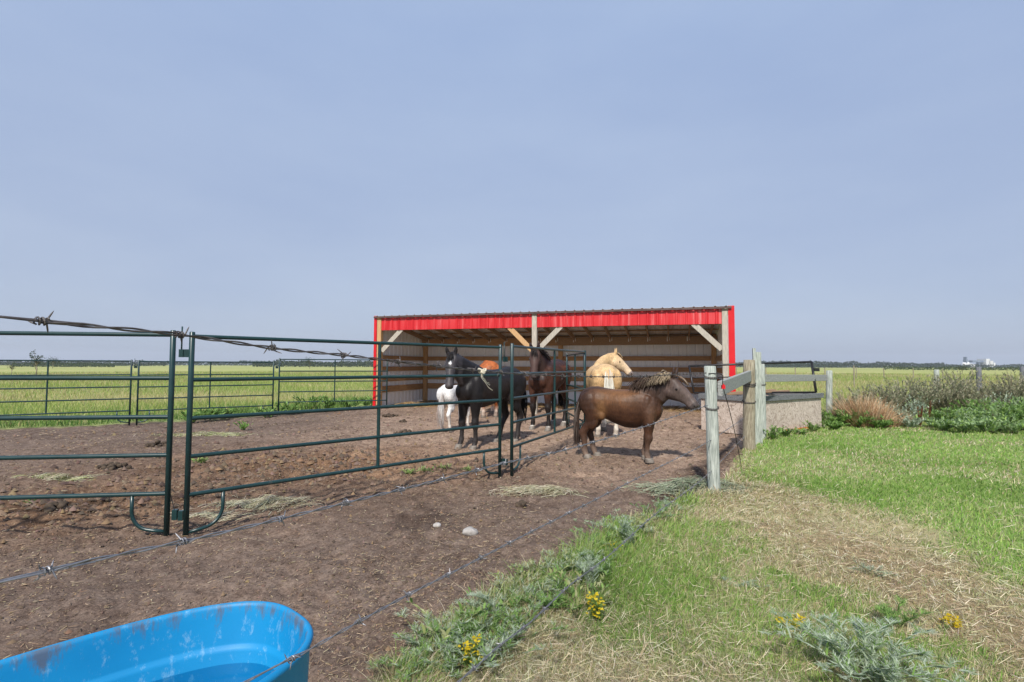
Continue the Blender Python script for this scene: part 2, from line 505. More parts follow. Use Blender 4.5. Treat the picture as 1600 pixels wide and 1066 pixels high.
def gz(x, y):
    x = np.asarray(x, dtype=float); y = np.asarray(y, dtype=float)
    r = np.hypot(x, y)
    z = -0.19 * sstep(8.5, 12.5, y) * sstep(-3.6, -8.0, x)
    z = z - 0.30 * sstep(30, 160, r)
    near = 1 - sstep(16, 30, r)
    dm = dirt_mask(x, y)
    ch = churn_mask(x, y)
    rough = (fbm(x * 1.1, y * 1.1, 3, 41) - 0.5) * 0.05
    lump = (fbm(x * 5.5, y * 5.5, 4, 43) - 0.5)
    fine = (fbm(x * 22, y * 22, 3, 47) - 0.5)
    hoof = sstep(0.66, 0.80, vnoise(x * 7.3, y * 7.3, 53)) + 0.7 * sstep(0.70, 0.82, vnoise(x * 10.7, y * 10.7, 57))
    z = z - near * dm * hoof * 0.020 * sstep(0.35, 0.6, fbm(x * 0.7, y * 0.7, 3, 59))
    z = z + near * (rough + dm * (lump * (0.045 + 0.12 * ch) + fine * (0.024 + 0.04 * ch)) + (1 - dm) * (lump * 0.03 + 0.02))
    return z

def gz1(x, y):
    return float(gz(np.array([x]), np.array([y]))[0])

def ground_material():
    m, n, l, b = new_mat('ground_earth_and_turf')
    v = coords(n, l)
    za = n.new('ShaderNodeAttribute'); za.attribute_name = 'zone'
    zs = n.new('ShaderNodeSeparateColor'); l.new(za.outputs['Color'], zs.inputs[0])
    zb = n.new('ShaderNodeAttribute'); zb.attribute_name = 'zone2'
    zs2 = n.new('ShaderNodeSeparateColor'); l.new(zb.outputs['Color'], zs2.inputs[0])
    big = noise_node(n, l, v, 0.9, 5, 0.6)
    mid = noise_node(n, l, v, 9, 6, 0.65)
    fine = noise_node(n, l, v, 55, 5, 0.7)
    # bare trampled earth
    d1 = ramp_node(n, [(0.30, (0.098, 0.067, 0.051)), (0.50, (0.160, 0.115, 0.090)), (0.72, (0.232, 0.176, 0.139))])
    l.new(mid.outputs['Fac'], d1.inputs['Fac'])
    d2 = ramp_node(n, [(0.30, (0.50, 0.48, 0.47)), (0.52, (1.0, 1.0, 1.0)), (0.75, (1.5, 1.46, 1.42))])
    l.new(fine.outputs['Fac'], d2.inputs['Fac'])
    dirt = mixc(n, l, 1.0, d1.outputs['Color'], d2.outputs['Color'], 'MULTIPLY')
    bigr = ramp_node(n, [(0.34, (0.74, 0.72, 0.71)), (0.5, (1.0, 1.0, 1.0)), (0.68, (1.16, 1.15, 1.13))])
    l.new(big.outputs['Fac'], bigr.inputs['Fac'])
    dirt = mixc(n, l, 1.0, dirt, bigr.outputs['Color'], 'MULTIPLY')
    tanc = mixc(n, l, 1.0, dirt, (1.80, 1.76, 1.66), 'MULTIPLY')
    dirt = mixc(n, l, zs2.outputs['Green'], dirt, tanc)
    brown = mixc(n, l, 1.0, dirt, (1.02, 0.84, 0.64), 'MULTIPLY')
    dirt = mixc(n, l, zs2.outputs['Blue'], dirt, brown)
    chip = noise_node(n, l, v, 120, 2, 0.5)
    cr = ramp_node(n, [(0.66, (0, 0, 0)), (0.70, (1, 1, 1))]); l.new(chip.outputs['Fac'], cr.inputs['Fac'])
    dirt = mixc(n, l, cr.outputs['Color'], dirt, (0.34, 0.25, 0.17))
    dark_ground = mixc(n, l, 1.0, dirt, (0.36, 0.34, 0.34), 'MULTIPLY')
    dirt = mixc(n, l, zs2.outputs['Red'], dirt, dark_ground)
    # turf under the blades
    t1 = ramp_node(n, [(0.3, (0.23, 0.215, 0.10)), (0.5, (0.37, 0.32, 0.18)), (0.7, (0.47, 0.41, 0.26))])
    l.new(mid.outputs['Fac'], t1.inputs['Fac'])
    g1 = ramp_node(n, [(0.3, (0.14, 0.22, 0.05)), (0.6, (0.225, 0.315, 0.085)), (0.75, (0.31, 0.345, 0.14))])
    l.new(mid.outputs['Fac'], g1.inputs['Fac'])
    turf = mixc(n, l, zs.outputs['Green'], t1.outputs['Color'], g1.outputs['Color'])
    straw = ramp_node(n, [(0.3, (0.22, 0.145, 0.085)), (0.7, (0.42, 0.31, 0.19))]); l.new(fine.outputs['Fac'], straw.inputs['Fac'])
    turf = mixc(n, l, zs.outputs['Blue'], turf, straw.outputs['Color'])
    # wide hay field, in bands of drier and greener growth
    vf = coords(n, l, (0.030, 0.11, 1))
    fb = noise_node(n, l, vf, 1.0, 6, 0.62)
    f1 = ramp_node(n, [(0.30, (0.22, 0.285, 0.085)), (0.46, (0.32, 0.35, 0.115)), (0.60, (0.41, 0.385, 0.165)), (0.75, (0.275, 0.325, 0.105))])
    l.new(fb.outputs['Fac'], f1.inputs['Fac'])
    f2 = noise_node(n, l, v, 1.7, 6, 0.7)
    f3 = ramp_node(n, [(0.32, (0.66, 0.70, 0.66)), (0.65, (1.22, 1.18, 1.15))]); l.new(f2.outputs['Fac'], f3.inputs['Fac'])
    field = mixc(n, l, 1.0, f1.outputs['Color'], f3.outputs['Color'], 'MULTIPLY')
    ff = n.new('ShaderNodeAttribute'); ff.attribute_name = 'field'
    turf = mixc(n, l, ff.outputs['Fac'], turf, field)
    col = mixc(n, l, zs.outputs['Red'], turf, dirt)
    l.new(col, b.inputs['Base Color'])
    b.inputs['Roughness'].default_value = 0.95
    b.inputs['Specular IOR Level'].default_value = 0.12
    hs = mixc(n, l, 0.5, mid.outputs['Color'], fine.outputs['Color'])
    bump(n, l, b, hs, 0.9, 0.03)
    return m

def build_ground():
    rad = np.concatenate([np.exp(np.linspace(math.log(0.30), math.log(30), 600)), np.exp(np.linspace(math.log(30), math.log(2400), 90))[1:]])
    th = np.concatenate([np.linspace(math.radians(-85), math.radians(85), 470), np.linspace(math.radians(85), math.radians(275), 42)[1:-1]])
    R, T = np.meshgrid(rad, th, indexing='ij')
    X = R * np.sin(T); Y = R * np.cos(T)
    Z = gz(X, Y)
    nr, nt = X.shape
    V = np.stack([X, Y, Z], -1).reshape(-1, 3)
    V = np.vstack([V, [[0, 0, gz1(0, 0)]]])
    i = np.arange(nr - 1)[:, None] * nt + np.arange(nt)[None, :]
    j = np.arange(nr - 1)[:, None] * nt + (np.arange(nt) + 1)[None, :] % nt
    Q = np.stack([i, i + nt, j + nt, j], -1).reshape(-1, 4)
    nq = len(Q)
    fan = np.stack([np.full(nt, len(V) - 1), np.arange(nt), (np.arange(nt) + 1) % nt], -1)
    me = bpy.data.meshes.new('ground')
    me.vertices.add(len(V)); me.vertices.foreach_set('co', V.ravel())
    loops = np.concatenate([Q.ravel(), fan.ravel()])
    me.loops.add(len(loops)); me.loops.foreach_set('vertex_index', loops.astype(np.int32))
    starts = np.concatenate([np.arange(nq) * 4, nq * 4 + np.arange(nt) * 3])
    tot = np.concatenate([np.full(nq, 4), np.full(nt, 3)])
    me.polygons.add(len(starts)); me.polygons.foreach_set('loop_start', starts.astype(np.int32))
    me.polygons.foreach_set('loop_total', tot.astype(np.int32))
    me.polygons.foreach_set('use_smooth', np.ones(len(starts), dtype=bool))
    me.update(calc_edges=True)
    x, y = V[:, 0], V[:, 1]
    r = np.hypot(x, y)
    d = dirt_mask(x, y)
    n0 = fbm(x * 0.5, y * 0.5, 4, 60) - 0.5
    lawn = lawn_mask(x, y)
    path = path_mask(x, y)
    lush = np.exp(-((y - np.interp(x, BACK_X, BACK_Y) - 1.6) / 2.2) ** 2) * (x < -3)
    lawn = np.clip(np.maximum(lawn, lush), 0, 1)
    tan = sstep(5.4, 8.6, y + 0.35 * x + n0 * 3.0) * sstep(-5.5, -1.0, x + n0 * 2)
    fld = np.where((y > 12.5) | (x < -3), sstep(0.8, 3.4, y - np.interp(x, BACK_X, BACK_Y)), 0) 
    fld = np.maximum(fld, sstep(11.0, 13.0, y) * (x > 5.5))
    fld = np.maximum(fld, sstep(14, 20, r) * (np.abs(x) > 9))
    def attr(name, a, bb, c):
        at = me.color_attributes.new(name, 'FLOAT_COLOR', 'POINT')
        at.data.foreach_set('color', np.stack([a, bb, c, np.ones_like(a)], -1).astype(np.float32).ravel())
    attr('zone', d, lawn, path)
    attr('zone2', dark_ground_mask(x, y), tan, churn_mask(x, y))
    at = me.attributes.new('field', 'FLOAT', 'POINT')
    at.data.foreach_set('value', fld.astype(np.float32))
    me.materials.append(ground_material())
    o = bpy.data.objects.new('ground', me)
    COL.objects.link(o)
    tag(o, 'trampled brown paddock earth running into turf and wide hay fields', kind='structure')
    return o
build_ground()

# ---------------------------------------------------------------- blade-like vegetation
def blade_mesh(name, base, vec, width, col, material, bend=None, side=None, parent=None, mid=0.55, midw=0.8):
    """One mesh of tapered blades: base (N,3), vec to the tip, half widths, colours."""
    N = len(base)
    base = np.asarray(base, float); vec = np.asarray(vec, float)
    width = np.broadcast_to(np.asarray(width, float), (N,))[:, None]
    if side is None:
        a = RNG.random(N) * 2 * math.pi
        side = np.stack([np.cos(a), np.sin(a), np.zeros(N)], -1)
    if bend is None:
        bend = np.zeros((N, 3))
    m = base + vec * mid + bend
    V = np.stack([base - side * width, base + side * width, m + side * width * midw, m - side * width * midw, base + vec], 1).reshape(-1, 3)
    k = np.arange(N)[:, None] * 5
    loops = np.concatenate([k + np.array([[0, 1, 2, 3]]), k + np.array([[3, 2, 4]])], 1).ravel()
    starts = (np.arange(N)[:, None] * 7 + np.array([[0, 4]])).ravel()
    tot = np.tile([4, 3], N)
    me = bpy.data.meshes.new(name)
    me.vertices.add(N * 5); me.vertices.foreach_set('co', V.ravel())
    me.loops.add(len(loops)); me.loops.foreach_set('vertex_index', loops.astype(np.int32))
    me.polygons.add(2 * N); me.polygons.foreach_set('loop_start', starts.astype(np.int32)); me.polygons.foreach_set('loop_total', tot.astype(np.int32))
    me.update(calc_edges=True)
    at = me.color_attributes.new('Col', 'FLOAT_COLOR', 'POINT')
    c = np.concatenate([np.asarray(col, float), np.ones((N, 1))], 1)
    at.data.foreach_set('color', np.repeat(c, 5, 0).astype(np.float32).ravel())
    me.materials.append(material)
    o = bpy.data.objects.new(name, me)
    COL.objects.link(o)
    if parent: o.parent = parent
    return o

def palette(N, cols, weights=None, jitter=0.18):
    cols = np.array(cols, float)
    idx = RNG.choice(len(cols), N, p=None if weights is None else np.array(weights) / np.sum(weights))
    c = cols[idx] * (1 + (RNG.random((N, 1)) - 0.5) * 2 * jitter)
    return c * (1 + (RNG.random((N, 3)) - 0.5) * 0.16)

GREEN = [(0.185, 0.32, 0.055), (0.245, 0.38, 0.08), (0.315, 0.41, 0.125), (0.135, 0.25, 0.05)]
DRY = [(0.63, 0.55, 0.36), (0.53, 0.45, 0.27), (0.70, 0.63, 0.46), (0.38, 0.285, 0.17)]
PALEG = [(0.37, 0.40, 0.17), (0.45, 0.46, 0.24), (0.31, 0.35, 0.13)]

def polar_points(N, r0, r1, a0, a1):
    r = np.exp(RNG.random(N) * math.log(r1 / r0)) * r0
    a = np.radians(a0 + RNG.random(N) * (a1 - a0))
    return r * np.sin(a), r * np.cos(a), r

def grass_layer():
    x, y, r = polar_points(500000, 1.0, 14.0, -28, 66)
    dm = dirt_mask(x, y)
    keep = (dm < 0.45) & (x > -1.3) & (y < 12.5)
    lm = lawn_mask(x, y); pm = path_mask(x, y)
    thin = RNG.random(len(x))
    pn = fbm(x * 1.3, y * 1.3, 4, 71)
    keep &= thin > pm * 0.75
    keep &= ~((lm < 0.5) & (pn < 0.42) & (thin < 0.45))
    x, y, r, lm, pm, dm, pn = [a[keep] for a in (x, y, r, lm, pm, dm, pn)]
    N = len(x)
    gf = np.clip(lm * 0.92 + (1 - lm) * sstep(0.54, 0.66, pn) * 0.85, 0, 1) * (1 - pm * 0.8)
    edge = np.exp(-np.clip(np.interp(y, EDGE_Y, EDGE_X) * -1 + x, 0, 9) / 0.35)
    gf = np.clip(gf + edge * 0.45 * (y < 5), 0, 1)
    pale = sstep(0.50, 0.68, fbm(x * 0.55 + 3, y * 0.9, 4, 79)) * lm
    gf = gf * (1 - 0.55 * pale)
    green = RNG.random(N) < gf
    yel = RNG.random(N) < 0.35
    cg = palette(N, GREEN, [3, 4, 2, 2]); cp = palette(N, PALEG); cd = palette(N, DRY, [4, 3, 2, 2])
    mott = fbm(x * 0.8, y * 0.8, 3, 77)[:, None]
    cg = cg * (0.62 + 0.85 * mott)
    col = np.where(green[:, None], np.where((yel & (mott[:, 0] > 0.45))[:, None], cp, cg), np.where(yel[:, None], cp, cd))
    h = (0.016 + 0.032 * RNG.random(N)) * (1 - 0.4 * pm) * (1 + 2.2 * edge * (y < 6)) * (0.8 + 0.6 * pn) * (1 + 0.03 * np.maximum(r - 3, 0))
    lie = np.where(green, 1.5, 2.6) + 0.5 * pm
    a = RNG.random(N) * 2 * math.pi
    # mown growth mostly lies along one sweep
    a = np.where(RNG.random(N) < 0.5, a, 0.5 + 0.7 * RNG.standard_normal(N))
    lean = lie * RNG.random(N)
    vec = np.stack([np.cos(a) * lean * h, np.sin(a) * lean * h, h * (1.0 - 0.28 * np.minimum(lean, 2.6))], -1)
    z = gz(x, y) - 0.004
    bend = np.stack([np.zeros(N), np.zeros(N), h * 0.10], -1)
    w = 0.0014 * np.maximum(1.0, r / 2.6) * (0.7 + 0.8 * RNG.random(N))
    o = blade_mesh('grass', np.stack([x, y, z], -1), vec, w, col, M['leaf'], bend)
    tag(o, 'short mown grass, green on the lawn and drying near the fence', kind='stuff')
    # loose clippings and straw lying on top
    x, y, r = polar_points(200000, 1.0, 9.5, -25, 62)
    lm = lawn_mask(x, y); pm = path_mask(x, y)
    pn = fbm(x * 1.1, y * 1.1, 4, 91)
    keep = (dirt_mask(x, y) < 0.3) & (x > -1.0) & (RNG.random(len(x)) < np.clip((1 - lm) * (0.25 + sstep(0.40, 0.62, pn)) + pm, 0.03, 1))
    x, y, r, pm = [a[keep] for a in (x, y, r, pm)]
    N = len(x)
    a = np.where(RNG.random(N) < 0.6, 2.65 + 0.45 * RNG.standard_normal(N), RNG.random(N) * 6.283)
    L = (0.025 + 0.085 * RNG.random(N) ** 1.5)
    vec = np.stack([np.cos(a) * L, np.sin(a) * L, (RNG.random(N) - 0.35) * 0.045], -1)
    z = gz(x, y) + 0.010 + 0.03 * RNG.random(N) * (1 + pm)
    col = palette(N, DRY + [(0.36, 0.27, 0.18), (0.30, 0.29, 0.15)], [4, 3, 4, 1.5, 3, 3])
    side = np.stack([-np.sin(a), np.cos(a), 0.4 * np.ones(N)], -1)
    o = blade_mesh('dry_clippings', np.stack([x, y, z], -1), vec, 0.0009 * np.maximum(1, r / 2.4), col, M['straw'], side=side)
    tag(o, 'loose dry grass clippings and straw lying over the turf', kind='stuff')

def dirt_litter():
    # straw bits and wood chips trodden into the earth
    x, y, r = polar_points(110000, 1.0, 16.0, -48, 30)
    keep = (dirt_mask(x, y) > 0.7) & (RNG.random(len(x)) < 0.35 + 0.6 * sstep(0.45, 0.65, fbm(x * 0.8, y * 0.8, 3, 101)))
    x, y, r = x[keep], y[keep], r[keep]
    N = len(x)
    a = RNG.random(N) * 6.283
    L = (0.008 + 0.035 * RNG.random(N) ** 2.2) * (1 + 0.06 * r)
    vec = np.stack([np.cos(a) * L, np.sin(a) * L, (RNG.random(N) - 0.4) * 0.012], -1)
    z = gz(x, y) + 0.004
    side = np.stack([-np.sin(a), np.cos(a), 0.3 * np.ones(N)], -1)
    col = palette(N, [(0.36, 0.26, 0.16), (0.26, 0.18, 0.11), (0.44, 0.35, 0.23), (0.12, 0.08, 0.055)], [3, 4, 2, 3], 0.25)
    o = blade_mesh('straw_litter', np.stack([x, y, z], -1), vec, 0.0014 * np.maximum(1, r / 2.6), col, M['straw'], side=side, midw=1.0)
    tag(o, 'fine straw and chips trodden into the paddock earth', kind='stuff')
    # clods of earth and dung crumbs
    x, y, r = polar_points(60000, 1.2, 15.0, -48, 32)
    ch = churn_mask(x, y)
    keep = (dirt_mask(x, y) > 0.8) & (RNG.random(len(x)) < 0.16 + ch * 0.9)
    x, y, r, ch = x[keep], y[keep], r[keep], ch[keep]
    N = len(x)
    s = (0.0035 + 0.015 * RNG.random(N) ** 3.4) * (1 + 0.9 * ch) * np.maximum(0.8, r / 5.5)
    z = gz(x, y)
    octa = np.array([(1, 0, 0.1), (0.3, 0.9, 0), (-0.8, 0.6, 0.1), (-0.7, -0.6, 0), (0.4, -0.9, 0.1), (0.1, 0, 1.05), (-0.2, 0.1, -0.4)], float)
    fc = [(0, 1, 5), (1, 2, 5), (2, 3, 5), (3, 4, 5), (4, 0, 5)]
    a = RNG.random(N) * 6.283
    ca, sa = np.cos(a)[:, None], np.sin(a)[:, None]
    jit = 1 + 0.9 * (RNG.random((N, 7, 1)) - 0.5)
    P = octa[None] * jit * s[:, None, None]
    X = P[..., 0] * ca - P[..., 1] * sa + x[:, None]
    Yy = P[..., 0] * sa + P[..., 1] * ca + y[:, None]
    Zz = P[..., 2] + z[:, None] + s[:, None] * 0.1
    V = np.stack([X, Yy, Zz], -1).reshape(-1, 3)
    F = (np.arange(N)[:, None, None] * 7 + np.array(fc)[None]).reshape(-1, 3)
    me = bpy.data.meshes.new('earth_clods')
    me.vertices.add(len(V)); me.vertices.foreach_set('co', V.ravel())
    me.loops.add(F.size); me.loops.foreach_set('vertex_index', F.ravel().astype(np.int32))
    me.polygons.add(len(F)); me.polygons.foreach_set('loop_start', (np.arange(len(F)) * 3).astype(np.int32)); me.polygons.foreach_set('loop_total', np.full(len(F), 3, np.int32))
    me.polygons.foreach_set('use_smooth', np.ones(len(F), dtype=bool))
    me.update(calc_edges=True)
    at = me.color_attributes.new('Col', 'FLOAT_COLOR', 'POINT')
    c = palette(N, [(0.15, 0.10, 0.072), (0.21, 0.145, 0.105), (0.10, 0.068, 0.05), (0.24, 0.16, 0.09)], [4, 4, 2, 2])
    c = np.concatenate([c, np.ones((N, 1))], 1)
    at.data.foreach_set('color', np.repeat(c, 7, 0).astype(np.float32).ravel())
    me.materials.append(M['straw'])
    o = bpy.data.objects.new('earth_clods', me); COL.objects.link(o)
    tag(o, 'small crumbs and clods of churned earth in the paddock', kind='stuff')

def field_grass():
    x, y, r = polar_points(360000, 8.0, 130.0, -55, 56)
    keep = (dirt_mask(x, y) < 0.3) & (r > 9)
    shed = (x > -5) & (x < 6.8) & (y > 11)
    edge = y - np.interp(x, BACK_X, BACK_Y)
    keep &= ((x < -3) & (edge > 0.1)) | ((x > 4.5) & (y > 11.2)) | (y > 24)
    keep &= ~(shed & (y < 26))
    x, y, r = x[keep], y[keep], r[keep]
    edge = edge[keep]
    N = len(x)
    lush = np.exp(-np.clip(edge - 0.2, 0, 99) / 2.6) * (x < -3)
    band = fbm(x * 0.035, y * 0.13, 4, 111)
    patch = fbm(x * 0.16, y * 0.30, 4, 117)
    dry = RNG.random(N) < (sstep(0.44, 0.62, band) * 0.45 + sstep(0.50, 0.66, patch) * 0.45) * (1 - lush) + 0.06
    cg = palette(N, [(0.28, 0.36, 0.09), (0.36, 0.42, 0.12), (0.22, 0.31, 0.08)])
    cd = palette(N, [(0.47, 0.41, 0.20), (0.40, 0.345, 0.16), (0.54, 0.48, 0.28)])
    cl = palette(N, [(0.16, 0.27, 0.06), (0.20, 0.31, 0.08), (0.13, 0.225, 0.065)])
    col = np.where(dry[:, None], cd, np.where((RNG.random(N) < lush * 1.3)[:, None], cl, cg))
    pn = fbm(x * 0.5, y * 0.5, 3, 121)
    h = (0.08 + 0.16 * RNG.random(N)) * (0.6 + 0.9 * pn) * (1 + 0.7 * lush * (pn > 0.5))
    h = h * (1 + 0.5 * sstep(20, 60, r))
    a = RNG.random(N) * 6.283
    lean = 0.8 * RNG.random(N)
    vec = np.stack([np.cos(a) * lean * h, np.sin(a) * lean * h, h], -1)
    w = 0.0016 * r / 6 * (0.7 + 0.6 * RNG.random(N)) * (1 + lush)
    o = blade_mesh('field_grass', np.stack([x, y, gz(x, y) - 0.01], -1), vec, w, col, M['leaf'])
    tag(o, 'long yellow-green hay field grass beyond the paddock fence', kind='stuff')

grass_layer()
dirt_litter()
field_grass()
# ---------------------------------------------------------------- the open-front shed
SHED_LEN, SHED_DEEP = 9.76, 3.05
SHED_RZ = -math.atan2(0.297, 0.955)
ZF, ZB = 2.72, 2.24                     # roof underside at the front and at the back

def rib_sheet(w, h, spacing=0.2286, rib=0.019, axis='z', flip=1):
    """Ribbed steel sheet, w wide along x, h along z (or y), ribs standing out along -y (or +z)."""
    prof = [(0.0, 0.0)]
    k = max(1, round(w / spacing)); sp = w / k
    for i in range(k):
        c = sp * (i + 0.5)
        for mr in (-0.30, 0.30):
            pass
        prof += [(c - 0.032, 0.0), (c - 0.013, rib), (c + 0.013, rib), (c + 0.032, 0.0)]
    prof += [(w, 0.0)]
    v = []
    for t in (0.0, h):
        for off in (0.0, -0.0022):
            for x, d in prof:
                d2 = (d + off) * flip
                v.append((x, -d2, t) if axis == 'z' else (x, t, d2))
    n = len(prof)
    f = []
    for i in range(n - 1):
        f.append((i, i + 1, 2 * n + i + 1, 2 * n + i))
        f.append((n + i + 1, n + i, 3 * n + i, 3 * n + i + 1))
        f.append((i + 1, i, n + i, n + i + 1))
        f.append((2 * n + i, 2 * n + i + 1, 3 * n + i + 1, 3 * n + i))
    f.append((0, 2 * n, 3 * n, n)); f.append((n - 1, 2 * n - 1, 4 * n - 1, 3 * n - 1))
    return v, f

def roof_z(y):
    return ZF + (ZB - ZF) * (y / SHED_DEEP)

def build_shed():
    root = empty('animal_shed', (-4.04, 15.4, 0.0), SHED_RZ)
    tag(root, 'long open-front livestock shed with red fascia, pale tin walls and timber posts', 'shed')
    L, D = SHED_LEN, SHED_DEEP
    # posts
    for k, (x, m) in enumerate(((0.07, 'lumber'), (L / 2, 'lumber_grey'), (L - 0.07, 'lumber_grey'))):
        z1 = ZF + 0.02
        MB().beam((x, 0, -0.3), (x, 0, z1), 0.14, 0.14, (0, 1, 0)).build('front_post', M[m], root)
    for x in (0.11, L / 2 + 0.1, L - 0.11):
        MB().beam((x, D - 0.12, -0.3), (x, D - 0.12, ZB - 0.02), 0.14, 0.14, (0, 1, 0)).build('back_post', M['lumber'], root)
    # back beam and headers
    for a, b, bm_ in ((0.02, L / 2 - 0.002, 'lumber_x'), (L / 2 + 0.002, L - 0.02, 'rafter_wood')):
        MB().beam((a, D - 0.215, ZB - 0.17), (b, D - 0.215, ZB - 0.17), 0.04, 0.26).build('back_beam', M[bm_], root)
        MB().beam((a + 0.16, 0.035, ZF - 0.20), (b - 0.16, 0.035, ZF - 0.20), 0.04, 0.235).build('header_board', M['rafter_wood'], root)
    # rafters with their clips, purlins
    nr = 17
    for i in range(nr):
        x = 0.25 + (L - 0.5) * i / (nr - 1)
        MB().beam((x, 0.06, roof_z(0.06) - 0.115), (x, D - 0.03, roof_z(D - 0.03) - 0.115), 0.038, 0.14).build('rafter', M['rafter_wood'], root)
        MB().box(x - 0.044, x - 0.021, D - 0.243, D - 0.236, ZB - 0.20, ZB - 0.055).box(x + 0.021, x + 0.040, D - 0.243, D - 0.236, ZB - 0.17, ZB - 0.055).build('rafter_clip', M['white_metal'], root)
    for y in (0.16, 0.85, 1.55, 2.25, 2.92):
        MB().beam((0.03, y, roof_z(y) - 0.024), (L - 0.03, y, roof_z(y) - 0.024), 0.088, 0.036).build('purlin', M['rafter_wood'], root)
    # roof sheets
    n = 10
    slope = math.atan2(ZB - ZF, D)
    w = (L + 0.16) / n
    v, f = rib_sheet(w, (D + 0.24) / math.cos(slope), axis='y')
    first = None
    for i in range(n):
        if first is None:
            o = first = obj_from('roof_sheet', v, f, M['roof_tin'], root)
        else:
            o = copy_of(first, root)
        o.location = (-0.08 + i * w, -0.13, roof_z(-0.13) + 0.004 + 0.0023 * (i % 2))
        o.rotation_euler = (slope, 0, 0)
    MB().box(-0.08, L + 0.08, -0.128, -0.118, ZF - 0.030, ZF + 0.016).build('drip_edge', M['drip'], root)
    # back wall sheets
    v, f = rib_sheet(L / n, ZB + 0.02, axis='z', flip=-1)
    first = None
    for i in range(n):
        if first is None: o = first = obj_from('wall_sheet', v, f, M['tin'], root)
        else: o = copy_of(first, root)
        o.location = (i * L / n, D - 0.045 + 0.002 * (i % 2), 0.05)
    # side walls: sheets cut to the roof slope
    for x, sgn in ((-0.004, -1), (L + 0.004, 1)):
        k = 3
        for i in range(k):
            y0 = 0.10 + (D - 0.16) * i / k; y1 = 0.10 + (D - 0.16) * (i + 1) / k
            v, f = rib_sheet(y1 - y0, 1.0, axis='z', flip=-sgn)
            vv = []
            for (a, dd, t) in v:
                yy = y0 + a
                vv.append((x - dd * 1.0, yy, 0.05 + t * (roof_z(yy) - 0.07)))
            obj_from('wall_sheet', vv, f, M['tin'], root)
    # girts
    for zc, h in ((1.52, 0.14), (1.18, 0.14), (0.86, 0.14), (0.56, 0.19)):
        for a, b in ((0.20, L / 2 + 0.02), (L / 2 + 0.18, L - 0.20)):
            MB().beam((a, D - 0.10, zc), (b, D - 0.10, zc), 0.038, h).build('girt', M['lumber_x'], root)
        for x in (0.05, L - 0.05):
            MB().beam((x, 0.09, zc - 0.01), (x, D - 0.21, zc - 0.01), 0.038, h).build('girt', M['lumber_y'], root)
    # knee braces
    zt, zl, run = ZF - 0.375, 1.70, 0.62
    for x0, s, m in ((0.145, 1, 'lumber_grey'), (L / 2 - 0.075, -1, 'lumber'), (L / 2 + 0.075, 1, 'lumber_grey'), (L - 0.145, -1, 'lumber_grey')):
        MB().beam((x0, -0.008, zl), (x0 + s * run * 1.06, -0.008, zt), 0.135, 0.038, (0, 1, 0)).build('knee_brace', M[m], root)
    # red fascia sheets between the posts
    for a, b in ((0.142, L / 2 - 0.072), (L / 2 + 0.072, L - 0.142)):
        k = 5; w = (b - a) / k
        v, f = rib_sheet(w, 0.385, axis='z')
        first = None
        for i in range(k):
            if first is None: o = first = obj_from('fascia_sheet', v, f, M['red'], root)
            else: o = copy_of(first, root)
            o.location = (a + i * w, -0.045 - 0.002 * (i % 2), ZF - 0.395)
    # red corner trims
    for x0, x1, xo in ((-0.095, -0.004, -0.095), (L + 0.004, L + 0.145, L + 0.145)):
        mb = MB()
        mb.box(x0, x1, -0.078, -0.074, 0.02, ZF + 0.04)
        mb.box(xo - 0.002, xo + 0.002, -0.074, 0.09, 0.02, ZF + 0.04)
        mb.build('corner_trim', M['red_trim'], root)
    return root
build_shed()

def shed_pt(x, y, z=0.0):
    c, s = math.cos(SHED_RZ), math.sin(SHED_RZ)
    return (-4.04 + c * x - s * y, 15.4 + s * x + c * y, z)

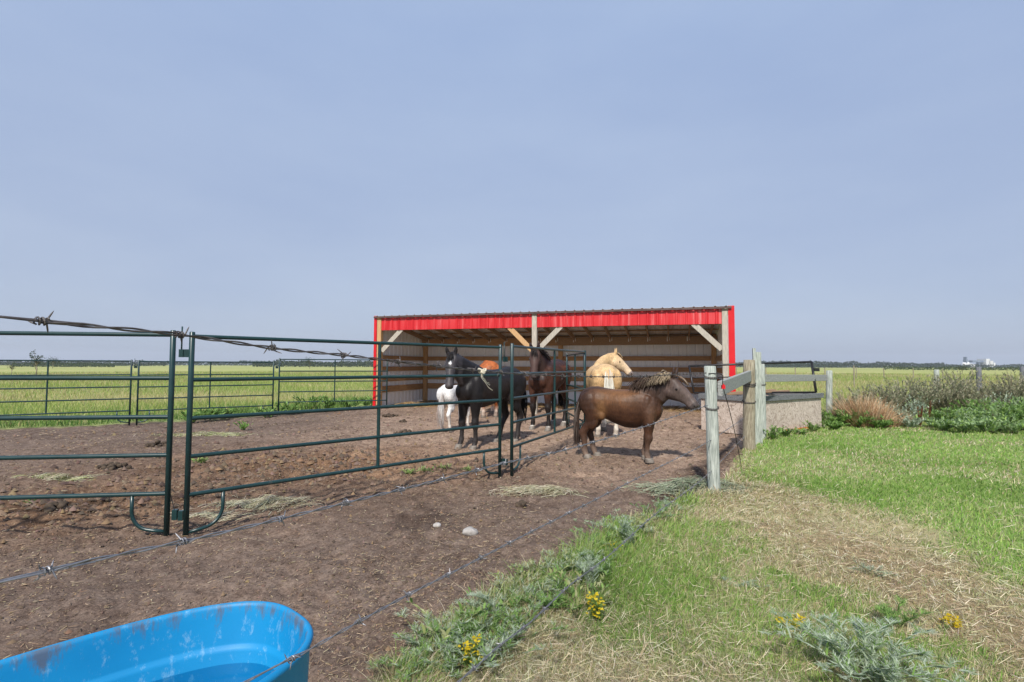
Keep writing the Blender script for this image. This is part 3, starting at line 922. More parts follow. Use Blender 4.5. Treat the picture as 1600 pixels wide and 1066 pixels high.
# ---------------------------------------------------------------- tubular corral panels
RAILS = (1.515, 1.185, 0.893, 0.607, 0.320)
def corral_panel(a, b, label, group, ends=(True, True), mids=(0.5,), pin=True, loop='loop'):
    a = Vector((a[0], a[1], 0)); b = Vector((b[0], b[1], 0))
    za, zb = gz1(a.x, a.y), gz1(b.x, b.y)
    ln = (b - a).length
    rz = math.atan2(b.y - a.y, b.x - a.x)
    root = empty('corral_panel', (a.x, a.y, (za + zb) / 2), rz)
    tag(root, label, 'corral panel', group)
    g = M['green_steel']
    for x in (0.0, ln):
        MB().tube([(x, 0, -0.03), (x, 0, 1.545), (x, 0, 1.550)], [0.0198, 0.0198, 0.015], 12).build('end_post', g, root, True)
    for z in RAILS:
        MB().tube([(0.012, 0, z), (ln - 0.012, 0, z)], 0.0163, 10, False).build('rail', g, root, True)
    for m in mids:
        MB().tube([(ln * m, 0.001, RAILS[-1]), (ln * m, 0.001, RAILS[0])], 0.0165, 10, False).build('upright', g, root, True)
    for x, s in ((0.0, 1), (ln, -1)):
        w = 0.245
        if loop == 'loop':
            pts = [(x + s * w, 0, RAILS[-1]), (x + s * w, 0, 0.20)]
            for k in range(1, 8):
                t = k / 8 * math.pi / 2
                pts.append((x + s * (w - 0.13 * (1 - math.cos(t))), 0, 0.055 + 0.145 * (1 - math.sin(t))))
            pts += [(x + s * 0.10, 0, 0.050), (x + s * 0.01, 0, 0.040)]
            MB().tube(pts, 0.0135, 8).build('foot_loop', g, root, True)
    if pin:
        x = ln + 0.062
        MB().tube([(x, 0, 1.36), (x, 0, 1.58)], 0.0055, 6).build('drop_pin', g, root, True)
        MB().box(ln + 0.075, ln + 0.118, -0.006, 0.006, 1.345, 1.405).box(ln + 0.048, ln + 0.078, -0.012, 0.012, 1.345, 1.405).build('connector_bracket', g, root)
        MB().box(ln + 0.04, ln + 0.075, -0.018, 0.018, 0.125, 0.20).box(ln + 0.082, ln + 0.115, -0.016, 0.016, 0.12, 0.19).build('lower_connector', g, root)
        MB().tube([(ln + 0.006, 0.022, 0.33), (ln + 0.02, 0.02, 0.27), (ln + 0.05, 0, 0.20)], 0.003, 5).build('chain_link', M['black_steel'], root)
    return root

GP = 'green corral panels'
corral_panel((-5.62, 3.50), (-2.585, 3.90), 'nearest green corral panel running out of frame on the left', GP)
corral_panel((-2.44, 3.90), (-0.14, 6.08), 'green corral panel in front of the black horse', GP)
corral_panel((0.00, 6.12), (1.235, 8.72), 'green corral panel in front of the dark bay horse, beside the brown pony', GP, pin=False)
corral_panel((1.26, 8.84), (1.15, 10.75), 'short green corral panel running back from the corner behind the pony', GP, pin=False)
FP = 'far corral panels'
corral_panel((-11.75, 10.75), (-9.22, 12.42), 'far green corral panel at the left edge before the hay field', FP)
corral_panel((-9.10, 12.50), (-6.62, 14.24), 'far green corral panel, middle one of three before the hay field', FP)
corral_panel((-6.50, 14.33), (-3.72, 15.28), 'far green corral panel that ends against the shed', FP, pin=False)

# ---------------------------------------------------------------- wooden posts and rails on the right
def round_post(x, y, r, h, label, mat, lean=(0, 0), zbase=None, wraps=(), group='wooden fence posts'):
    z0 = gz1(x, y) if zbase is None else zbase
    rr = random.Random(int(x * 1000) + int(y * 77))
    mb = MB()
    pts = []; rad = []
    for i in range(9):
        t = i / 8
        pts.append((x + lean[0] * t + rr.uniform(-1, 1) * 0.004, y + lean[1] * t + rr.uniform(-1, 1) * 0.004, z0 - 0.25 + (h + 0.25) * t))
        rad.append(r * (1.06 - 0.10 * t) * rr.uniform(0.97, 1.03))
    pts.append((pts[-1][0], pts[-1][1], pts[-1][2] + 0.008)); rad.append(rad[-1] * 0.86)
    mb.tube(pts, rad, 14)
    for v_i, v in enumerate(mb.v):
        k = 1 + 0.05 * (rr.random() - 0.5)
        i = v_i // 14
        c = pts[min(i, len(pts) - 1)]
        mb.v[v_i] = (c[0] + (v[0] - c[0]) * k, c[1] + (v[1] - c[1]) * k, v[2])
    # move to a local origin at the base
    mb.v = [(v[0] - x, v[1] - y, v[2] - z0) for v in mb.v]
    o = mb.build('fence_post', M[mat], None, True)
    o.location = (x, y, z0)
    tag(o, label, 'fence post', group)
    for wz in wraps:
        w = MB()
        pts = []
        for k in range(40):
            a = k / 13 * 2 * math.pi
            pts.append((lean[0] * wz / h + (r * 1.05 + 0.006) * math.cos(a), lean[1] * wz / h + (r * 1.05 + 0.006) * math.sin(a), wz + 0.006 * k / 13 + 0.02 * math.sin(a)))
        w.tube(pts, 0.0025, 5)
        w.build('wire_wrap', M['rusty_wire'], o)
    return o

P0 = on_ground(1117, 770)
round_post(P0.x, P0.y, 0.060, 1.305, 'grey-green round fence post with wires tied on, standing nearest', 'grey_post', lean=(-0.03, 0.0), wraps=(1.20, 0.88))
P1 = on_ground(1170, 704)
round_post(P1.x, P1.y, 0.088, 1.36, 'thick brownish fence post wrapped in wire, second from the nearest', 'old_post', lean=(0.03, 0.0), wraps=(1.0, 0.97, 0.72))
P2 = at_depth(1190, 570, 9.0)
o = round_post(P2.x, P2.y, 0.055, 1.30, 'slim pale fence post at the near corner of the feeder box', 'grey_post', wraps=(0.95,))
P3 = at_depth(1293, 582, 11.5)
round_post(P3.x, P3.y, 0.065, 1.185, 'pale fence post at the far end of the feeder box rail', 'grey_post', lean=(0.04, 0))

# tall flat plank post
pl = at_depth(1180, 549, 8.4)
mb = MB()
mb.beam((-0.03, 0, -0.2), (-0.02, 0, 1.56), 0.042, 0.15, (0.35, 0.9, 0))
mb.beam((0.055, 0.04, -0.2), (0.06, 0.04, 1.50), 0.04, 0.10, (0.9, -0.3, 0))
o = mb.build('plank_post', M['grey_post'], None); o.location = (pl.x, pl.y, gz1(pl.x, pl.y))
tag(o, 'tallest post, two upright grey planks next to the wire-wrapped post', 'fence post', 'wooden fence posts')

mb = MB()
a = Vector((P0.x + 0.20, P0.y + 0.32, 1.045)); b = Vector((pl.x - 0.05, pl.y - 0.05, 1.165))
mb.beam((0, 0, 0), b - a, 0.05, 0.16)
o = mb.build('fence_rail', M['grey_rail'], None); o.location = a
tag(o, 'grey wooden rail running from the nearest post to the tall plank post', 'fence rail', 'wooden fence rails')
a = at_depth(1194, 591, 9.05); b = at_depth(1291, 590.5, 11.42)
mb = MB().beam((0, 0, 0), b - a, 0.045, 0.135)
o = mb.build('fence_rail', M['grey_rail'], None); o.location = a
tag(o, 'grey wooden rail above the feeder box', 'fence rail', 'wooden fence rails')

# far posts in the weeds
for px, py0, d, h, mat, lab in ((1463, 580, 14.5, 1.17, 'grey_post', 'pale fence post among the grey-brown weeds'),
                               (1529, 574, 14.0, 1.26, 'dark_post', 'dark fence post in the weeds below the distant grain elevator'),
                               (1598, 572, 13.2, 1.28, 'dark_post', 'dark fence post at the right edge of the picture')):
    p = at_depth(px, py0, d)
    round_post(p.x, p.y, 0.062, h, lab, mat)
for px, d in ((1334, 30.0), (1338, 52)):
    p = at_depth(px, 574, d)
    o = MB().tube([(0, 0, -0.2), (0, 0, 1.35 if d < 40 else 1.3)], 0.035, 6).build('field_stake', M['old_post'])
    o.location = (p.x, p.y, gz1(p.x, p.y))
    tag(o, 'thin stake in the far hay field, ' + ('the nearer' if d < 40 else 'the farther') + ' of two', 'stake', 'field stakes')

# ---------------------------------------------------------------- feeder box
def feeder_box():
    A = Vector((4.42, 9.42, 0)); B = Vector((6.50, 10.80, 0))
    ux = (B - A).normalized()
    ln = (B - A).length; wd = 1.12; h = 0.74
    z0 = gz1(5.2, 10.2) - 0.02
    root = empty('feeder_box', (A.x, A.y, z0), math.atan2(ux.y, ux.x))
    tag(root, 'strand-board hay feeder box with grey trim beside the wooden fence', 'feeder box')
    for x0, x1 in ((0.03, 0.78), (0.785, 1.31), (1.315, ln - 0.03)):
        MB().box(x0, x1, 0.0, 0.015, 0.02, h - 0.10).build('side_board', M['osb'], root)
    MB().box(0.03, ln - 0.03, wd - 0.015, wd, 0.02, h - 0.10).build('side_board', M['osb'], root)
    MB().box(0.012, 0.027, 0.0, wd, 0.02, h - 0.10).build('end_board', M['osb'], root)
    MB().box(ln - 0.027, ln - 0.012, 0.0, wd, 0.02, h - 0.10).build('end_board', M['osb'], root)
    for y, x0, x1 in ((-0.021, -0.02, ln + 0.02), (wd + 0.021, -0.02, ln + 0.02)):
        MB().beam((x0, y, h - 0.05), (x1, y, h - 0.05), 0.04, 0.10).build('top_trim', M['dark_rail'], root)
    for x in (-0.005, ln + 0.005):
        MB().beam((x, 0.0, h - 0.052), (x, wd, h - 0.052), 0.032, 0.09).build('top_trim', M['dark_rail'], root)
    for x in (0.06, ln - 0.06):
        for y in (0.05, wd - 0.05):
            MB().beam((x, y, 0.0), (x, y, h - 0.11), 0.07, 0.07, (0, 1, 0)).build('corner_stud', M['lumber_grey'], root)
    MB().box(0.03, ln - 0.03, 0.02, wd - 0.02, 0.03, 0.05).build('floor_board', M['osb'], root)
    MB().beam((0.75, -0.035, 0.045), (1.95, -0.035, 0.05), 0.03, 0.05).build('base_board', M['orange'], root)
    for k, (x0, y0, x1, y1) in enumerate(((0.1, 0.55, ln - 0.2, 0.60), (0.3, 0.8, ln - 0.1, 0.95))):
        MB().beam((x0, y0, h + 0.012), (x1, y1, h + 0.025), 0.09, 0.03).build('cross_slat', M['rafter_wood'], root)
    return root
feeder_box()

# black gate frame standing behind the feeder box
def gate_frame():
    root = empty('gate_frame', (0, 0, 0))
    tag(root, 'black steel gate frame leaning over the strand-board feeder box', 'gate')
    tl = at_depth(1077, 572, 11.0); tr = at_depth(1268, 565.5, 11.0)
    bl = at_depth(1084, 614, 10.75); br = at_depth(1275, 613, 10.75)
    root.location = bl
    bk = M['black_steel']
    L = lambda p: Vector(p) - bl
    MB().tube([L(tl), L(tr)], 0.022, 8).build('top_bar', bk, root, True)
    MB().tube([L(bl), L(br)], 0.018, 8).build('bottom_bar', bk, root, True)
    MB().tube([L(tl), L(bl)], 0.022, 8).build('end_bar', bk, root, True)
    MB().tube([L(tr), L(br)], 0.026, 8).build('end_bar', bk, root, True)
    m0 = tl.lerp(tr, 0.45); m1 = bl.lerp(br, 0.45)
    MB().tube([L(m0), L(m1)], 0.016, 8).build('middle_bar', bk, root, True)
    for t in (0.45, 0.72):
        MB().tube([L(tl.lerp(bl, t)), L(m0.lerp(m1, t))], 0.012, 8).build('cross_bar', bk, root, True)
    lt = tr.lerp(br, 0.27)
    q = L(lt)
    MB().box(q.x + 0.02, q.x + 0.13, q.y - 0.03, q.y + 0.03, q.z - 0.03, q.z + 0.04).build('latch', bk, root)
gate_frame()

# ---------------------------------------------------------------- barbed wire between us and the paddock
FENCE_D = Vector((0.49, 0.872, 0)).normalized()
FENCE_N = Vector((FENCE_D.y, -FENCE_D.x, 0))
FENCE_P = Vector((P0.x - 0.04, P0.y - 0.03, 0))
def on_fence(px, py):
    d = ray(px, py)
    t = (FENCE_P - EYE).dot(FENCE_N) / d.dot(FENCE_N)
    return EYE + d * t

def smooth_path(pts, step):
    """Resample a polyline evenly with Catmull-Rom smoothing."""
    P = [Vector(p) for p in pts]
    out = []
    for i in range(len(P) - 1):
        p0 = P[max(i - 1, 0)]; p1 = P[i]; p2 = P[i + 1]; p3 = P[min(i + 2, len(P) - 1)]
        k = max(2, int((p2 - p1).length / step))
        for j in range(k):
            t = j / k
            a = p1 * 2; b = p2 - p0; c = p0 * 2 - p1 * 5 + p2 * 4 - p3; d = p1 * 3 - p0 - p2 * 3 + p3
            out.append((a + b * t + c * t * t + d * t ** 3) * 0.5)
    out.append(P[-1])
    return out

def barb_mesh():
    mb = MB()
    pts = []
    for k in range(26):
        a = k / 10 * 2 * math.pi
        pts.append((-0.006 + 0.012 * k / 25, 0.0046 * math.cos(a), 0.0046 * math.sin(a)))
    mb.tube(pts, 0.0011, 5)
    for x, a in ((-0.006, 0.5), (-0.004, 3.4), (0.004, 2.1), (0.006, 5.2)):
        d = Vector((math.copysign(0.35, x), math.cos(a), math.sin(a))).normalized()
        p = Vector((x, 0.0046 * math.cos(a + 1.4), 0.0046 * math.sin(a + 1.4)))
        mb.tube([p, p + d * 0.009, p + d * 0.0135], [0.0011, 0.0010, 0.0003], 5)
    me = bpy.data.meshes.new('barb')
    me.from_pydata(mb.v, [], mb.f)
    return me

def barbed_wire(pixels, label, mat, extend=1.1, first=(65, 502), tail=(), flip=0.0):
    pts = [on_fence(*p) for p in pixels]
    if extend:
        d = (pts[0] - pts[2]).normalized()
        pts = [pts[0] + d * extend] + pts
    pts += [Vector(t) for t in tail]
    path = smooth_path(pts, 0.011)
    root = empty('barbed_wire', path[-1])
    tag(root, label, 'barbed wire', 'barbed wires of the paddock fence')
    base = path[-1]
    for ph in (0.0, math.pi):
        s = 0.0; hp = []
        for i, p in enumerate(path):
            if i: s += (p - path[i - 1]).length
            t = (path[min(i + 1, len(path) - 1)] - path[max(i - 1, 0)]).normalized()
            sd = t.cross(Vector((0, 0, 1))).normalized(); up = sd.cross(t)
            a = ph + s / 0.105 * 2 * math.pi
            hp.append(p - base + sd * (0.0019 * math.cos(a)) + up * (0.0019 * math.sin(a)))
        MB().tube(hp, 0.00140, 6).build('wire_strand', M[mat], root, True)
    n = 0
    arc = [0.0]
    for i in range(1, len(path)): arc.append(arc[-1] + (path[i] - path[i - 1]).length)
    mark = on_fence(*first)
    k0 = min(range(len(path)), key=lambda i: (path[i] - mark).length)
    nxt = arc[k0] % 0.157; s = 0.0
    me = bpy.data.meshes.new('barb'); src = BARB
    for i in range(1, len(path)):
        s += (path[i] - path[i - 1]).length
        if s >= nxt:
            nxt += 0.157
            b = bpy.data.objects.new('barb', src[mat])
            COL.objects.link(b); b.parent = root
            b.location = path[i] - base
            t = (path[min(i + 1, len(path) - 1)] - path[i - 1]).normalized()
            b.rotation_euler = (Matrix.Rotation(0, 3, 'X') @ t.to_track_quat('X', 'Z').to_matrix() @ Matrix.Rotation(n * 1.9 + flip, 3, 'X')).to_euler()
            n += 1
    bpy.data.meshes.remove(me)
    return root, path

BARB = {}
for _k in ('rusty_wire', 'galv_wire'):
    BARB[_k] = barb_mesh(); BARB[_k].materials.append(M[_k])
p1w = lambda z: (P1.x - 0.09, P1.y - 0.06, z)
w1, path1 = barbed_wire([(0, 495), (65, 502), (180, 513), (280, 523), (435, 545), (545, 556), (665, 570), (780, 582), (900, 588), (1000, 588), (1104, 583)],
            'top barbed wire, dark and weathered, across the green corral panels', 'rusty_wire', first=(65, 502))
w2, path2 = barbed_wire([(0, 909), (72, 892), (180, 868), (300, 843), (430, 813), (560, 781), (651, 759), (796, 722), (899, 699), (1006, 667), (1056, 650), (1107, 633)],
            'second barbed wire, passing just below the green panel feet', 'galv_wire', first=(72, 892), flip=1.0)
w3, path3 = barbed_wire([(380, 1068), (460, 1028), (567, 968), (648, 924), (712, 892), (830, 831), (918, 787), (1010, 740), (1107, 690)],
            'third barbed wire, passing over the end of the blue tank', 'galv_wire', first=(455, 1030), tail=(p1w(0.50),), flip=2.0)
w4, path4 = barbed_wire([(700, 1080), (742, 1044), (779, 1010), (830, 971), (891, 914), (938, 879), (982, 841), (1032, 797), (1107, 740)],
            'lowest barbed wire, half hidden in the grass edge', 'galv_wire', first=(779, 1010), tail=(p1w(0.22),), flip=0.4)

# loose dark wire hanging from the nearest post
q = [(P0.x - 0.07, P0.y - 0.06, 1.215), (P0.x + 0.08, P0.y - 0.03, 1.20), (P0.x + 0.16, P0.y + 0.15, 1.08), (P0.x + 0.30, P0.y + 0.35, 0.85), (P0.x + 0.50, P0.y + 0.65, 0.5), (P0.x + 0.72, P0.y + 1.0, 0.06)]
q = smooth_path(q, 0.03)
o = MB().tube([Vector(p) - q[0] for p in q], 0.0045, 6).build('loose_wire', M['black_steel'], None, True); o.location = q[0]
tag(o, 'loose dark wire hanging from the nearest post down to the grass', 'wire')
o = MB().box(-0.018, 0.018, -0.012, 0.012, -0.02, 0.02).tube([(0, 0, 0.018), (0, 0.0, 0.034)], 0.009, 8).build('wire_tag', M['red_trim'], None)
o.location = (P0.x + 0.16, P0.y + 0.14, 1.07)
tag(o, 'small red tag clipped on the loose dark wire', 'tag')

# twine tied to the top wire
k = min(range(len(path1)), key=lambda i: (path1[i] - on_fence(752, 580)).length)
c0 = path1[k]
tw = empty('twine', c0)
tag(tw, 'frayed pale baling twine knotted on the top barbed wire before the black horse', 'twine')
rr = random.Random(4)
mb = MB()
for i in range(5):
    mb.tube([(0.009 * math.cos(a) * (1 + 0.1 * i), 0.009 * math.sin(a), -0.004 + 0.002 * i + 0.004 * math.sin(2 * a)) for a in np.linspace(0, 6.0, 12)], 0.0011, 5)
mb.build('knot', M['rope'], tw)
for i in range(7):
    s = rr.uniform(0.55, 0.95)
    side = FENCE_D
    e = [Vector((0, 0, 0)), side * 0.006 * rr.uniform(-1, 1.5) + Vector((0, 0, -0.018)), side * (0.016 * s + 0.006 * rr.random()) + Vector((0, 0, -0.038 * s)), side * (0.042 * s) + Vector((0, 0, -0.056 * s)), side * 0.066 * s + Vector((0, 0, -0.068 * s + 0.006 * rr.random()))]
    MB().tube(smooth_path(e, 0.008), 0.0006, 4).build('strand', M['rope'], tw)

# ---------------------------------------------------------------- blue stock tank
def stock_tank():
    u = Vector((-0.66, -0.75, 0)).normalized()
    c = Vector((-1.005, 0.955, 0))
    root_z = gz1(c.x, c.y) - 0.005
    N = 96
    def loop(a, bb, z):
        pts = []
        for k in range(N):
            t = 2 * math.pi * k / N
            ct, st = math.cos(t), math.sin(t)
            e = 2 / 2.75
            pts.append((a * math.copysign(abs(ct) ** e, ct), bb * math.copysign(abs(st) ** e, st), z))
        return pts
    root = empty('stock_tank', (c.x, c.y, root_z), math.atan2(u.y, u.x))
    tag(root, 'oval bright blue plastic stock tank, stained inside, at the near fence', 'stock tank')
    prof = [(-0.040, 0.0, 0), (-0.030, 0.004, 0), (-0.026, 0.02, 0), (-0.010, 0.30, 0), (0.0, 0.582, 0), (0.005, 0.585, 0), (0.007, 0.592, 0), (0.004, 0.598, 0), (-0.002, 0.601, 0),
            (-0.008, 0.599, 1), (-0.011, 0.590, 1), (-0.013, 0.57, 1), (-0.026, 0.500, 1), (-0.027, 0.495, 1), (-0.033, 0.489, 1), (-0.036, 0.480, 1), (-0.060, 0.30, 1), (-0.075, 0.10, 1), (-0.10, 0.075, 1)]
    v = []; f = []; inside = []
    for d, z, ins in prof:
        v += loop(0.635 + d, 0.285 + d, z); inside += [float(ins)] * N
    for i in range(len(prof) - 1):
        for k in range(N):
            f.append((i * N + k, i * N + (k + 1) % N, (i + 1) * N + (k + 1) % N, (i + 1) * N + k))
    f.append(tuple(range(N - 1, -1, -1)))
    n0 = (len(prof) - 1) * N
    f.append(tuple(range(n0, n0 + N)))
    o = obj_from('tank_body', v, f, M['tank'], root, True)
    at = o.data.attributes.new('inside', 'FLOAT', 'POINT')
    at.data.foreach_set('value', inside)
    zw = 0.452
    dw = -0.0395
    w = loop(0.635 + dw, 0.285 + dw, zw)
    obj_from('water', w + [(0, 0, zw)], [(k, (k + 1) % N, N) for k in range(N)], M['water'], root, True)
    rr = random.Random(3)
    for k in range(5):
        x, y = rr.uniform(-0.55, -0.1), rr.uniform(-0.16, 0.16)
        a = rr.uniform(0, 3.1); ln = rr.uniform(0.015, 0.04)
        s = MB().tube([(x, y, zw + 0.002), (x + ln * math.cos(a), y + ln * math.sin(a), zw + 0.003)], 0.0016, 5).build('floating_straw', M['rope'])
        s.parent = root
stock_tank()
# ---------------------------------------------------------------- horses
def loft(V, F, rings):
    n = len(rings[0]); b = len(V)
    for r in rings: V.extend(r)
    for i in range(len(rings) - 1):
        for k in range(n):
            F.append((b + i * n + k, b + i * n + (k + 1) % n, b + (i + 1) * n + (k + 1) % n, b + (i + 1) * n + k))
    c0 = len(V); V.append(sum((Vector(p) for p in rings[0]), Vector()) / n)
    c1 = len(V); V.append(sum((Vector(p) for p in rings[-1]), Vector()) / n)
    for k in range(n):
        F.append((c0, b + (k + 1) % n, b + k))
        e = b + (len(rings) - 1) * n
        F.append((c1, e + k, e + (k + 1) % n))

def oval(c, s, u, rs, rt, rb, n=22, e=2.0):
    out = []
    for k in range(n):
        a = 2 * math.pi * k / n
        ca, sa = math.cos(a), math.sin(a)
        out.append(c + s * (rs * math.copysign(abs(ca) ** (2 / e), ca)) + u * ((rt if sa > 0 else rb) * math.copysign(abs(sa) ** (2 / e), sa)))
    return out

def hair_mesh(name, locks, cols, parent, width=0.012):
    """Locks of hair: each a list of points, a tapering ribbon with thickness."""
    V = []; F = []; C = []
    for pts, w, col in zip(locks, width if isinstance(width, list) else [width] * len(locks), cols):
        n = len(pts); b = len(V)
        for i, p in enumerate(pts):
            t = i / (n - 1)
            ww = w * (0.75 + 0.5 * t if t < 0.5 else max(0.06, 1.9 * (1 - t) + 0.05))
            tan = (pts[min(i + 1, n - 1)] - pts[max(i - 1, 0)]).normalized()
            ref = Vector((0.3, 0.8, 0.25)) if abs(tan.y) < 0.8 else Vector((1, 0, 0.1))
            s = tan.cross(ref).normalized(); u = tan.cross(s)
            for k in range(3):
                a = 2 * math.pi * k / 3
                V.append(p + s * math.cos(a) * ww + u * math.sin(a) * ww * 0.5)
                C.append(col)
        for i in range(n - 1):
            for k in range(3):
                F.append((b + i * 3 + k, b + i * 3 + (k + 1) % 3, b + (i + 1) * 3 + (k + 1) % 3, b + (i + 1) * 3 + k))
    o = obj_from(name, V, F, M['hair'], parent, True)
    at = o.data.color_attributes.new('Col', 'FLOAT_COLOR', 'POINT')
    at.data.foreach_set('color', np.concatenate([np.array(C, np.float32), np.ones((len(C), 1), np.float32)], 1).ravel())
    return o

def lerp3(a, b, t):
    return tuple(x + (y - x) * t for x, y in zip(a, b))
def clamp01(x): return max(0.0, min(1.0, x))

def make_horse(label, cat_name, H, loc, heading, coat, mane_cols, tail_cols, L=1.0, belly=0.0, W=1.0, neck=None, head_pitch=62,
               head_len=0.40, head_scale=1.0, yaw=0.0, head_yaw=0.0, feet=None, hoof='hoof_dark', tail_w=0.022, mane_len=0.16, mane_side=1, tail_low=0.22,
               forelock=0.14, star=None, vox=0.0125, mane_grad=None, mane_n=150, mane_w=0.0085, legr=1.0, bone=1.0, upright_mane=0.0, tail_col_top=None, seed=1, group='horses in the paddock'):
    rr = random.Random(seed)
    V = []; F = []
    Y = Vector((0, 1, 0)); Z = Vector((0, 0, 1)); X = Vector((1, 0, 0))
    # trunk
    trunk = [(-0.535, .80, .035, .035, .04), (-0.51, .80, .105, .12, .095), (-0.46, .795, .165, .18, .145), (-0.38, .785, .208, .215, .172), (-0.29, .775, .224, .215, .185),
             (-0.19, .765, .210, .178, .176), (-0.08, .755, .205, .208, .190), (0.04, .750, .212, .240, .196), (0.14, .745, .222, .255, .190),
             (0.22, .745, .240, .258, .172), (0.29, .745, .238, .245, .158), (0.36, .735, .205, .215, .150), (0.42, .725, .16, .17, .132), (0.465, .72, .10, .11, .095), (0.49, .72, .03, .03, .03)]
    rings = []
    for x, zc, rt, rb, rw in trunk:
        k = math.exp(-((x - 0.02) / 0.24) ** 2)
        rings.append(oval(Vector((x * L, 0, zc)), Y, Z, rw * W * (1 + 0.5 * belly * k), rt, rb + belly * k * 0.35 + belly * 0.1, 26, 2.15))
    loft(V, F, rings)
    # neck, bent sideways step by step, then the head
    if neck is None:
        neck = [(0.25, .80), (0.38, .93), (0.50, 1.06), (0.60, 1.17), (0.66, 1.235)]
    nd = [.215, .175, .138, .115, .098]; nw = [.125, .098, .078, .068, .064]
    P = Vector((neck[0][0] * L, 0, neck[0][1])); cent = [P.copy()]; yaws = [0.0]
    for i in range(1, 5):
        yw = yaw * (i / 4) ** 1.0
        df = neck[i][0] - neck[i - 1][0]; dz = neck[i][1] - neck[i - 1][1]
        P = P + Vector((math.cos(yw) * df, math.sin(yw) * df, dz))
        cent.append(P.copy()); yaws.append(yw)
    rings = []; crest = []
    for i in range(5):
        a = cent[max(i - 1, 0)]; b = cent[min(i + 1, 4)]
        t = (b - a).normalized()
        s = Vector((-math.sin(yaws[i]), math.cos(yaws[i]), 0)); u = t.cross(s).normalized()
        if u.z < 0: u = -u
        s = u.cross(t).normalized()
        rings.append(oval(cent[i], s, u, nw[i] * bone * W ** 0.5, nd[i] * bone, nd[i] * bone * 1.05, 22, 2.1))
        crest.append((cent[i] + u * nd[i] * bone * 0.97, s.copy(), t.copy(), u.copy()))
    loft(V, F, rings)
    hy = yaw + head_yaw
    hp = math.radians(head_pitch)
    fwd = Vector((math.cos(hy) * math.cos(hp), math.sin(hy) * math.cos(hp), -math.sin(hp)))
    hs = Vector((-math.sin(hy), math.cos(hy), 0))
    hu = hs.cross(fwd).normalized()
    if hu.dot(Vector((math.cos(hy) * math.sin(hp), math.sin(hy) * math.sin(hp), math.cos(hp)))) < 0: hu = -hu
    hl = head_len; hsx = head_scale
    poll = cent[4] + Vector((0, 0, 0.070 * bone)) + fwd * 0.0
    prof = [(-0.06, .050, .050), (0.06, .082, .066), (0.18, .108, .078), (0.32, .112, .080), (0.46, .092, .066), (0.60, .070, .052), (0.74, .058, .046), (0.86, .058, .050), (0.95, .052, .047), (1.0, .030, .030)]
    rings = []
    for t, d, w in prof:
        c = poll + fwd * (t * hl) - hu * (d * hsx * 0.92) + hu * (0.010 * math.sin(min(1, max(0, t)) * 3.1))
        rings.append(oval(c, hs, hu, w * hsx, d * hsx, d * hsx, 20, 2.3))
    loft(V, F, rings)
    # ears
    for sg in (-1, 1):
        b0 = poll - hu * 0.012 + hs * (0.040 * hsx * sg) + fwd * 0.005
        tip = (Vector((0, 0, 1)) * 0.85 + hs * 0.22 * sg + hu * 0.25 - fwd * 0.1).normalized()
        el = 0.118 * hsx
        rings = []
        for t, r1, r2 in ((0, .020, .017), (0.25, .030, .018), (0.55, .026, .015), (0.85, .012, .010), (1.0, .006, .006)):
            c = b0 + tip * el * t
            sd = hs; uu = tip.cross(sd).normalized()
            rings.append(oval(c, sd, uu, r1 * hsx, r2 * hsx, r2 * hsx, 10))
        loft(V, F, rings)
    # legs; feet = dx, dy of each foot (front near/off, hind near/off)
    feet = feet or {}
    hoofs = []
    fl = [(-0.01, .76, .10, .070), (0.0, .66, .110, .082), (0.01, .57, .085, .070), (0.012, .47, .062, .052), (0.012, .38, .045, .041), (0.016, .325, .050, .046), (0.012, .285, .043, .041), (0.004, .235, .029, .027),
          (0.0, .155, .029, .027), (0.0, .115, .037, .034), (0.006, .085, .034, .032), (0.020, .052, .034, .034), (0.030, .026, .040, .039)]
    hl_ = [(-0.045, .80, .150, .088), (-0.03, .69, .155, .098), (-0.005, .60, .125, .085), (-0.035, .51, .085, .058), (-0.085, .43, .060, .045), (-0.122, .372, .058, .045), (-0.128, .335, .052, .042), (-0.110, .285, .041, .036),
           (-0.095, .225, .034, .031), (-0.088, .155, .033, .030), (-0.085, .115, .039, .036), (-0.075, .085, .035, .033), (-0.060, .052, .035, .035), (-0.048, .026, .041, .040)]
    for key, sg, prof, x0, y0 in (('fl', 1, fl, 0.325, 0.098), ('fr', -1, fl, 0.325, 0.098), ('hl', 1, hl_, -0.315, 0.100), ('hr', -1, hl_, -0.315, 0.100)):
        dx, dy = feet.get(key, (0, 0))
        rings = []
        for (ox, z, rx, ry) in prof:
            k = clamp01((0.62 - z) / 0.60)
            c = Vector((x0 * L + ox * (1.12 if z < 0.5 else 1.0) + dx * k, (y0 * W ** 0.7 + dy * k) * sg, z))
            q = legr if z < 0.5 else 1 + (legr - 1) * 0.4
            rings.append(oval(c, Y, X, ry * q, rx * q, rx * q, 14))
        loft(V, F, rings)
        hoofs.append(Vector((x0 * L + prof[-1][0] + dx, (y0 * W ** 0.7 + dy) * sg, 0)))
    # muscle masses that give the outline its hollows and bulges
    def mass(cx, cy, cz, rx, ry, rz, tilt=0.0):
        rings = []
        ax_ = Vector((math.sin(tilt), 0, math.cos(tilt))); fx = Vector((math.cos(tilt), 0, -math.sin(tilt)))
        for k in range(1, 8):
            ph = math.pi * k / 8
            rings.append(oval(Vector((cx, cy, cz)) - ax_ * rz * math.cos(ph), Y, fx, ry * math.sin(ph), rx * math.sin(ph), rx * math.sin(ph), 14))
        loft(V, F, rings)
    wy = W ** 0.8
